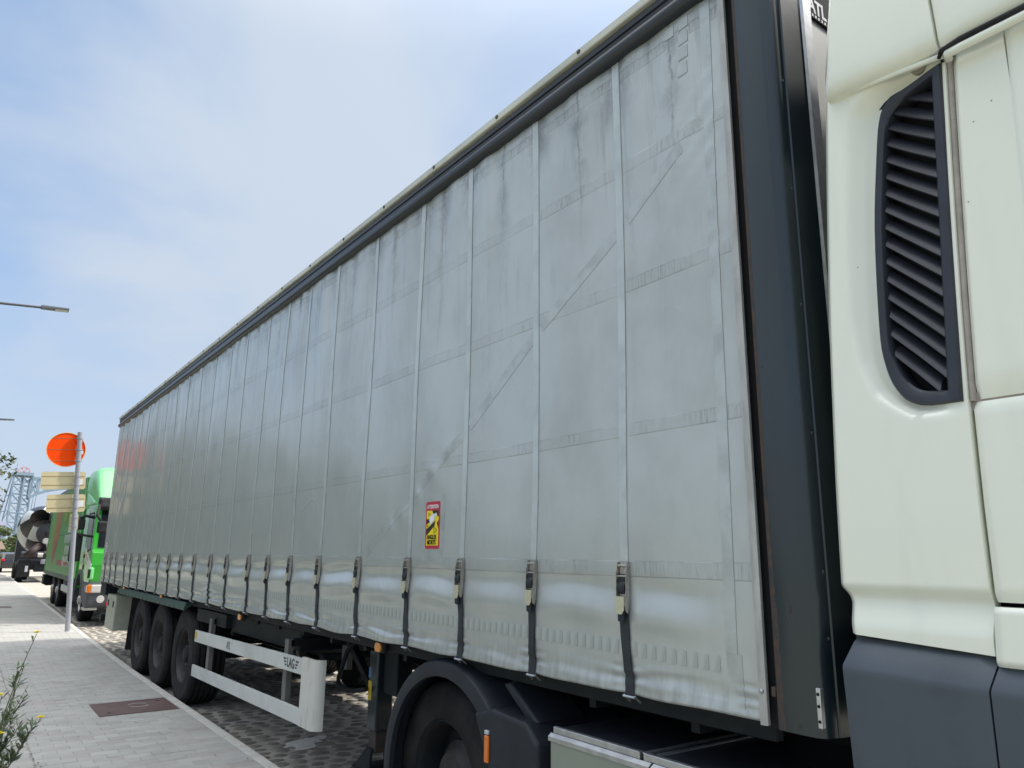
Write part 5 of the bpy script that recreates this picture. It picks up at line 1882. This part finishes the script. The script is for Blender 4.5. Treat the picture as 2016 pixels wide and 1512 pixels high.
# running gear
gp('chassis', MB().box(.75, 1.70, .6, 12.2, .55, .90), 'chassis')
gp('side_rail', MB().box(.02, .08, 3.3, 6.0, .55, .72), 'guard', bevel=.008)
gp('tank', MB().box(.06, .6, 3.1, 4.3, .45, .92), 'chassis', bevel=.03)
for yy in (4.6, 5.1, 5.6):
    gp('side_post', MB().box(.05, .12, yy, yy + .12, .5, .92), 'mixgrey')
gp('rear_step', MB().box(.1, 2.3, 12.3, 12.9, .45, .56), 'chassis')
gp('rear_step', MB().box(-.05, .35, 11.4, 12.1, .52, .85), 'chassis', bevel=.02)
gw = wheel_meshes(.50, .31, .285, .06, 't')
cap = MB().lathe([(.055, .20), (.03, .17), (.02, .11), (-.03, .10), (-.045, .05), (-.045, 0)], (0, 0, 0), 'x', 24).mesh('hub_cap', 'silver', 35)
for yy, nme in ((1.78, 'front'), (7.6, 'mid'), (9.2, 'rear')):
    for x, rz in ((.07, 0), (GW - .07, math.pi)):
        wv = link('wheel', gw['tyre'], GT)
        wv.location, wv.rotation_euler = (x, yy, .50), (yy, 0, rz)
        rm = link('rim', gw['rim'].copy(), wv)
        if nme == 'front':
            rm.data.materials[0] = M['silver']
        else:
            rm.data.materials[0] = M['chassisgrey']
        link('hub_cap', cap, wv)

# ================================================================== CONCRETE MIXER
MX = thing('concrete_mixer', (.62, 46.2, 0), 'concrete mixer lorry with a black and white striped drum', 'concrete mixer', local=True, rotz=-.03)
prof = [(-2.3, .50), (-1.9, .74), (-1.2, 1.02), (-.5, 1.20), (.2, 1.26), (1.0, 1.22), (1.8, 1.02), (2.6, .62), (2.7, .3)]
base = MB()
base.lathe(prof, (0, 0, 0), 'y', 42)
kk = len(prof)
base.m = [0 if ((f_ // (kk - 1)) // 6 + (f_ % (kk - 1)) // 2) % 2 else 1 for f_ in range(len(base.f))]
drum = gp('drum', base, ['mixwhite', 'mixblack'], MX, smooth=40)
drum.location = (1.05, 3.4, 2.86)
drum.rotation_euler = (R(-14), R(20), R(-12))
gp('hopper', MB().lathe([(-.35, .15), (-.3, .55), (.3, .45), (.35, .2)], (1.18, .55, 2.55), 'y', 26), 'mixblack', MX, smooth=40)
gp('water_tank', MB().lathe([(-.8, 0), (-.8, .32), (-.72, .38), (.72, .38), (.8, .34), (.8, 0)], (1.95, .5, 3.42), 'x', 20), 'mixblack', MX, smooth=40)
gp('rear_pedestal', MB().box(1.35, 2.35, .35, .9, 1.15, 2.95), 'mixgrey', MX, bevel=.03)
gp('lamp_can', MB().lathe([(-.14, 0), (-.14, .14), (.1, .17), (.12, 0)], (1.12, -.05, 2.15), 'y', 14), 'silver', MX, smooth=40)
gp('chute', MB().tube([(.85, .1, 1.9), (.55, -.3, 1.62), (.35, -.3, 1.48), (.62, -.15, 1.40)], [.18, .16, .15, .14], 12), 'brownred', MX, smooth=True)
gp('chute_roll', MB().lathe([(-.45, 0), (-.45, .17), (.45, .17), (.45, 0)], (.55, -.1, 1.45), 'x', 14), 'mixblack', MX, smooth=40)
gp('silver_fitting', MB().lathe([(-.12, 0), (-.12, .12), (.12, .12), (.12, 0)], (.95, -.25, 1.42), 'x', 12), 'silver', MX, smooth=40)
gp('chassis', MB().box(.6, 1.7, .2, 8.6, .65, 1.1), 'chassis', MX)
gp('frame_clutter', MB().box(.75, 2.2, -.1, .5, .55, .95), 'chassis', MX, bevel=.05)
gp('frame_clutter', MB().box(1.0, 1.9, -.2, .1, .95, 1.2), 'mixgrey', MX, bevel=.05)
gp('mudguard', MB().lathe([(-.02, .56), (-.02, .66), (.55, .66), (.55, .56), (-.02, .56)], (.02, .85, .52), 'x', 20, 0, R(-40), R(200)), 'rubber', MX, smooth=40)
gp('mudflap', MB().box(.02, .60, .14, .17, .28, 1.15), 'rubber', MX)
gp('number_plate', MB().box(.36, .50, .10, .13, .55, .86), 'mixwhite', MX)
gp('cab', MB().prism([(9.0, .7), (9.0, 2.75), (10.6, 2.75), (11.0, 1.6), (11.0, .7)], lambda u, v, t: (t, u, v), 0.05, 2.35), 'mixblack', MX, bevel=.05)
for yy in (.85, 2.2, 7.6, 9.6):
    for x, rz in ((.03, 0), (2.37, math.pi)):
        wv = link('wheel', gw['tyre'], MX)
        wv.location, wv.rotation_euler = (x, yy, .50), (yy, 0, rz)
        link('rim', gw['rim'], wv)

# ================================================================== BLACK CAR
CR = thing('parked_car', (.80, 68, 0), 'small black car with a red tail lamp in front of the mixer', 'car', local=True, rotz=.02)
body = [(0, .30), (-.02, .75), (.06, .98), (.55, 1.42), (.95, 1.50), (2.1, 1.48), (2.9, 1.05), (4.0, .90), (4.25, .62), (4.22, .30)]
gp('body', MB().prism(body, lambda u, v, t: (t, u, v), 0, 1.78), 'carblack', CR, bevel=.09, seg=3)
gp('rear_window', MB().hexa([(.18, .075, 1.02), (1.6, .075, 1.02), (1.6, .12, 1.02), (.18, .12, 1.02), (.28, .46, 1.36), (1.5, .46, 1.36), (1.5, .5, 1.36), (.28, .5, 1.36)]), 'glass', CR)
gp('side_window', MB().prism([(.5, 1.02), (.8, 1.38), (2.05, 1.38), (2.7, 1.04)], lambda u, v, t: (t, u, v), -.004, .01), 'glass', CR)
gp('tail_lamp', MB().box(.02, .24, -.05, .05, .84, 1.02), 'redlamp', CR, bevel=.03)
gp('tail_lamp', MB().box(1.54, 1.76, -.05, .05, .84, 1.02), 'redlamp', CR, bevel=.03)
gp('door_mirror', MB().box(-.20, .0, 2.45, 2.6, 1.0, 1.16), 'carblack', CR, bevel=.03)
cwm = wheel_meshes(.32, .2, .2, .03, 't')
for yy in (.75, 3.4):
    for x, rz in ((-.01, 0), (1.79, math.pi)):
        wv = link('wheel', cwm['tyre'], CR)
        wv.location, wv.rotation_euler = (x, yy, .32), (0, 0, rz)
        rm = link('rim', cwm['rim'], wv)

# ================================================================== LIFT BRIDGE
BR = thing('lift_bridge', (9, 300, 0), 'pale blue steel lattice lift bridge tower with a curved truss', 'bridge', local=True)
def lattice(name, cx, cy, wd, z0, z1, bays, tp=1.0, parent=BR):
    """four legged tower: legs, struts and braces"""
    lg = MB()
    c = [(-1, -1), (1, -1), (1, 1), (-1, 1)]
    for (a, b) in c:
        lg.bar((cx + a * wd, cy + b * wd, z0), (cx + a * wd * tp, cy + b * wd * tp, z1), .45)
    part(name + '_legs', lg, 'bridge', parent)
    st, bc = MB(), MB()
    for k_ in range(bays + 1):
        t = k_ / bays
        z = z0 + (z1 - z0) * t
        r_ = wd * (1 + (tp - 1) * t)
        for i in range(4):
            a, b = c[i], c[(i + 1) % 4]
            st.bar((cx + a[0] * r_, cy + a[1] * r_, z), (cx + b[0] * r_, cy + b[1] * r_, z), .32)
            if k_ < bays:
                z2 = z0 + (z1 - z0) * (k_ + 1) / bays
                bc.bar((cx + a[0] * r_, cy + a[1] * r_, z), (cx + b[0] * r_, cy + b[1] * r_, z2), .2)
                if k_ % 2 == 0:
                    bc.bar((cx + b[0] * r_, cy + b[1] * r_, z), (cx + a[0] * r_, cy + a[1] * r_, z2), .2)
    part(name + '_struts', st, 'bridge', parent, kind='stuff')
    part(name + '_braces', bc, 'bridge', parent, kind='stuff')


lattice('tower', 3.0, 0, 1.55, -2, 26.5, 9, .95)
lattice('tower', 5.7, 6, 1.5, -2, 26.5, 9, .95)
raker = MB()
raker.bar((-.8, 0, 1), (1.4, 0, 24), .35).bar((-.8, 0, 9), (1.4, 0, 9), .25).bar((-.6, 0, 14), (1.4, 0, 14.5), .25).bar((-.2, 0, 19), (1.4, 0, 20), .25).bar((-.8, 0, 3), (1.4, 0, 9), .2).bar((-.7, 0, 9), (1.4, 0, 14.5), .2)
raker.bar((-.8, 0, 1), (-.7, 0, 14), .3).bar((-.7, 0, 14), (.9, 0, 25.5), .35)
part('raking_frame', raker, 'bridge', BR)
part('tower_head', MB().box(.9, 7.0, -2, 7.5, 26.3, 27.3), 'bridge', BR)
part('cable', MB().bar((8.1, 3, 2), (9.0, 3, 22), .18).bar((7.4, 3, 2), (8.2, 3, 22), .18), 'bridge', BR)
whl = MB().lathe([(-.3, 1.5), (-.3, 1.9), (.3, 1.9), (.3, 1.5), (-.3, 1.5)], (4.2, 1.5, 27.6), 'y', 24)
for j in range(6):
    a = math.pi * j / 3
    whl.bar((4.2, 1.5, 27.6), (4.2 + 1.6 * math.cos(a), 1.5, 27.6 + 1.6 * math.sin(a)), .3)
M['palered'] = mat('faded_red_steel', (0.62, 0.33, 0.35), 0.6)
part('sheave_wheel', whl, 'palered', BR)
for sy in (0.0, 8.0):
    tr_ = MB()
    prev = None
    for k_ in range(15):
        x = 6.5 + k_ * 2.6
        zt_ = 25.9 - .10 * k_
        zb_ = 24.2 - 5.2 * math.exp(-((k_) / 2.4)) - .03 * k_
        zb_ = min(zb_, zt_ - 1.5)
        cur2 = ((x, sy, zt_), (x, sy, zb_))
        tr_.bar(cur2[0], cur2[1], .4)
        if prev:
            tr_.bar(prev[0], cur2[0], .7)
            tr_.bar(prev[1], cur2[1], .7)
            tr_.bar(prev[0], cur2[1], .36)
            if k_ % 2:
                tr_.bar(prev[1], cur2[0], .36)
        prev = cur2
    part('truss', tr_, 'bridge', BR)
lattice('tower', 44, 3, 2.4, -2, 26.5, 9, .95)

# ================================================================== FAR BUILDINGS, TREES, VERGE
t = thing('far_building', (2, 262, 0), 'low grey blue shed far beyond the bend of the road', 'building', local=True)
part('wall', MB().box(-18, 6.6, 0, 14, -1, 8.6), 'farwall', t)
part('roof', MB().hexa([(-18.4, -.4, 8.6), (7, -.4, 8.6), (7, 14.4, 8.6), (-18.4, 14.4, 8.6), (-18.4, 6.5, 10.0), (7, 6.5, 10.0), (7, 7.5, 10.0), (-18.4, 7.5, 10.0)]), 'mixgrey', t)
part('sign_panel', MB().box(3.0, 5.0, -.25, -.02, 6.3, 8.0), 'palered', t)
for j in range(6):
    part('window', MB().box(-16 + 3 * j, -14.4 + 3 * j, -.12, .1, 3.2, 5.2), 'glass', t)
t = thing('garden_wall', (5.6, 175, 0), 'pale orange stone wall low behind the far verge', 'wall', local=True)
part('wall', MB().box(-1.2, 6, 0, .5, -.2, 3.0), 'sandstone', t)
part('coping', MB().box(-1.3, 6.1, -.1, .6, 3.0, 3.2), 'kerb', t)
t = thing('warning_sign', (1.9, 100, 0), 'tiny pale triangular sign on the far verge', 'road sign', local=True)
part('post', MB().box(-.04, .04, 0, .08, 0, 2.0), 'pole', t)
part('triangle', MB().prism([(-.55, 1.75), (.55, 1.75), (0, 2.7)], lambda u, v, q_: (u, q_, v), -.03, 0), 'sandstone', t)


def leaf_cloud(m_, cx, cy, cz, rx, ry, rz, n_, size, rr, hollow=.35, up=.2):
    for _ in range(n_):
        while True:
            u, v, w_ = rr.uniform(-1, 1), rr.uniform(-1, 1), rr.uniform(-1, 1)
            q_ = u * u + v * v + w_ * w_
            if hollow * hollow < q_ < 1:
                break
        c = Vector((cx + u * rx, cy + v * ry, cz + w_ * rz))
        a = Vector((rr.gauss(0, 1), rr.gauss(0, 1), rr.gauss(0, .6))).normalized()
        b = a.cross(Vector((rr.gauss(0, 1), rr.gauss(0, 1), rr.gauss(0, 1)))).normalized()
        s_ = size * rr.uniform(.6, 1.3)
        m_.add([c - a * s_, c + b * s_ * .38, c + a * s_ * 1.1, c - b * s_ * .38], [(0, 1, 2, 3)])
    return m_


rt = random.Random(21)


def tree(name, x, y, h, cr, label, group, mname, nleaf, size, clumps=9, base=.3):
    t_ = thing(name, (x, y, 0), label, 'tree' if 'tree' in name else 'shrub', group, local=True)
    tk = MB().tube([(0, 0, -.1), (.04 * h, 0, h * .25), (-.02 * h, .02 * h, h * .55), (0.0, 0, h * .85)], [.03 * h, .024 * h, .016 * h, .006 * h], 8)
    cs = []
    for j in range(clumps):
        a = rt.uniform(0, 6.283)
        rr2 = cr * rt.uniform(.25, .78)
        z = h * rt.uniform(base + .08, .95)
        cs.append((rr2 * math.cos(a), rr2 * math.sin(a), z))
        tk.tube([(0, 0, z * .62), (rr2 * .5 * math.cos(a), rr2 * .5 * math.sin(a), z * .85), cs[-1]], [.010 * h, .006 * h, .003 * h], 6)
    part('trunk', tk, 'bark', t_, smooth=True)
    m_ = MB()
    for (a, b, c) in cs:
        s_ = cr * rt.uniform(.28, .45)
        leaf_cloud(m_, a, b, c, s_, s_, s_ * .8, nleaf // clumps, size, rt)
    part('crown', m_, mname, t_, fix=False)
    return t_


tree('street_tree', -2.55, 22.0, 4.25, 1.45, 'leafy young tree reaching in at the left edge beside the pavement', None, 'leaf', 2600, .075, 12, .42)
tree('far_tree', 3.0, 150, 5.6, 3.0, 'paler tall bush at the far left below the bridge', 'bushes below the bridge', 'farleaf', 1500, .30, 8, .1)
tree('far_tree', 6.2, 158, 5.0, 3.0, 'rounded bush at the foot of the bridge tower', 'bushes below the bridge', 'farleaf', 1500, .30, 8, .1)
tree('far_tree', 9.5, 165, 4.4, 2.8, 'lower bush just left of the mixer drum', 'bushes below the bridge', 'farleaf', 1500, .30, 8, .1)
tree('far_tree', -1.5, 145, 5.8, 3.2, 'leftmost of the bushes below the bridge', 'bushes below the bridge', 'farleaf', 1500, .30, 8, .1)
# a thicket beyond the left edge of the pavement, mirrored in the far end of the curtain
m_ = MB()
for j in range(84):
    yy = -15 + 98 * (j + rt.random()) / 84
    hh = rt.uniform(3.0, 4.4) * sm(4, 16, yy) + 4.0 * sm(14, 38, yy)
    if hh < .8:
        continue
    leaf_cloud(m_, -6.6 - 3.0 * sm(14, 2, yy) + rt.uniform(-.6, .6), yy, hh * .5, 1.1, 1.5, hh * .55, 170, .34, rt, .2)
part('thicket', m_, 'wood', None, fix=False, kind='stuff')
m_ = MB()
for j in range(2600):
    y = rt.uniform(98, 132)
    x = rt.uniform(-4, 9)
    s_ = rt.uniform(.15, .5)
    a = rt.uniform(0, 3.14)
    m_.add([(x, y, .0), (x + s_ * math.cos(a), y + s_ * math.sin(a), .1), (x + .4 * s_, y, rt.uniform(.5, 1.5))], [(0, 1, 2)])
M['meadow'] = mat('flowering_meadow', (0.17, 0.19, 0.06), 0.9, col2=(0.30, 0.26, 0.06), vscale=.8)
o = part('far_undergrowth', m_, 'meadow', None, fix=False, kind='stuff')

# ================================================================== WEEDS AT THE LEFT EDGE
rw = random.Random(9)


def weed(x, y, h, lean, label, flowers, nbr=7, leafy=1.0):
    t_ = thing('weed', (x, y, .05), label, 'weed', 'flowering weeds at the pavement edge', local=True)
    st, lf = MB(), MB()
    tips = []
    main = [Vector((lean[0] * t * t, lean[1] * t * t, h * t)) + Vector((.02 * math.sin(5 * t), .02 * math.cos(4 * t), 0)) * t for t in [j / 8 for j in range(9)]]
    st.tube(main, [.006 - .0045 * j / 8 for j in range(9)], 5)
    tips.append(main[-1])
    for b in range(nbr):
        t0 = rw.uniform(.25, .9)
        k_ = int(t0 * 8)
        p0 = main[k_]
        a = rw.uniform(0, 6.283)
        L = h * rw.uniform(.15, .34) * (1.15 - t0)+.05
        d = Vector((math.cos(a) * .6, math.sin(a) * .6, 1)).normalized()
        q_ = [p0 + d * L * s_ + Vector((0, 0, .12 * L * s_ * s_)) for s_ in (0, .5, 1)]
        st.tube(q_, [.003, .002, .001], 4)
        tips.append(q_[-1])
        for j in range(int(13 * leafy)):
            s_ = rw.uniform(.1, 1)
            p = q_[0].lerp(q_[-1], s_)
            e = Vector((rw.gauss(0, 1), rw.gauss(0, 1), rw.uniform(.1, .9))).normalized()
            wv_ = e.cross(Vector((0, 0, 1))).normalized()
            Lf = rw.uniform(.03, .075) * (1.2 - .5 * s_)
            lf.add([p, p + e * Lf * .5 + wv_ * Lf * .13, p + e * Lf, p + e * Lf * .5 - wv_ * Lf * .13], [(0, 1, 2, 3)])
    for j in range(int(80 * leafy)):
        t0 = rw.random() ** 1.3
        p = main[min(int(t0 * 8), 7)].lerp(main[min(int(t0 * 8), 7) + 1], rw.random())
        e = Vector((rw.gauss(0, 1), rw.gauss(0, 1), rw.uniform(0, .8))).normalized()
        wv_ = e.cross(Vector((0, 0, 1))).normalized()
        Lf = rw.uniform(.045, .12) * (1.25 - .8 * t0)
        lf.add([p, p + e * Lf * .5 + wv_ * Lf * .11 + Vector((0, 0, .01)), p + e * Lf, p + e * Lf * .5 - wv_ * Lf * .11 + Vector((0, 0, .01))], [(0, 1, 2, 3)])
    part('stem', st, 'stem', t_, fix=False)
    part('leaves', lf, 'weed', t_, fix=False)
    for f_ in range(flowers):
        p = tips[f_ % len(tips)] + Vector((rw.uniform(-.012, .012), rw.uniform(-.012, .012), .004 + .01 * (f_ // len(tips))))
        fl_ = MB()
        for j in range(9):
            a = j / 9 * 6.283
            fl_.add([p, p + Vector((.014 * math.cos(a - .3), .014 * math.sin(a - .3), .006)), p + Vector((.022 * math.cos(a), .022 * math.sin(a), .005)), p + Vector((.014 * math.cos(a + .3), .014 * math.sin(a + .3), .006))], [(0, 1, 2, 3)])
        fl_.lathe([(0, .007), (.010, .006), (.012, 0)], p, 'z', 8)
        part('flower', fl_, 'petal', t_, fix=False)
    return t_


weed(-1.96, 2.75, 1.22, (.20, .05), 'tallest weed, its yellow flower highest, at the left edge of the pavement', 2, 6, .6)
weed(-1.91, 2.85, 1.06, (.13, .1), 'leafy upright weed between the two flowering stems at the left edge', 0, 18, 2.2)
weed(-1.965, 2.80, .84, (.27, -.02), 'weed leaning right with a lower yellow flower over the paving', 2, 12, 1.8)
weed(-1.91, 2.60, .80, (.05, .1), 'bushy low weed at the bottom left corner', 1, 20, 2.6)
weed(-1.885, 3.3, .86, (.06, .1), 'thin greyish weed a step behind the bushy low one', 1, 14, 2.0)
# grass along the edge
m_ = MB()
for j in range(9000):
    y = rw.uniform(1.2, 9)
    x = -2.02 - abs(rw.gauss(0, .22)) - .02
    hgt = rw.uniform(.05, .22)
    a = rw.uniform(0, 6.283)
    lx, ly = math.cos(a) * hgt * .45, math.sin(a) * hgt * .45
    m_.add([(x - .003, y, .05), (x + .003, y, .05), (x + lx * .4 + .002, y + ly * .4, .05 + hgt * .6), (x + lx, y + ly, .05 + hgt)], [(0, 1, 2, 3)])
part('grass', m_, 'weed', None, fix=False, kind='stuff')
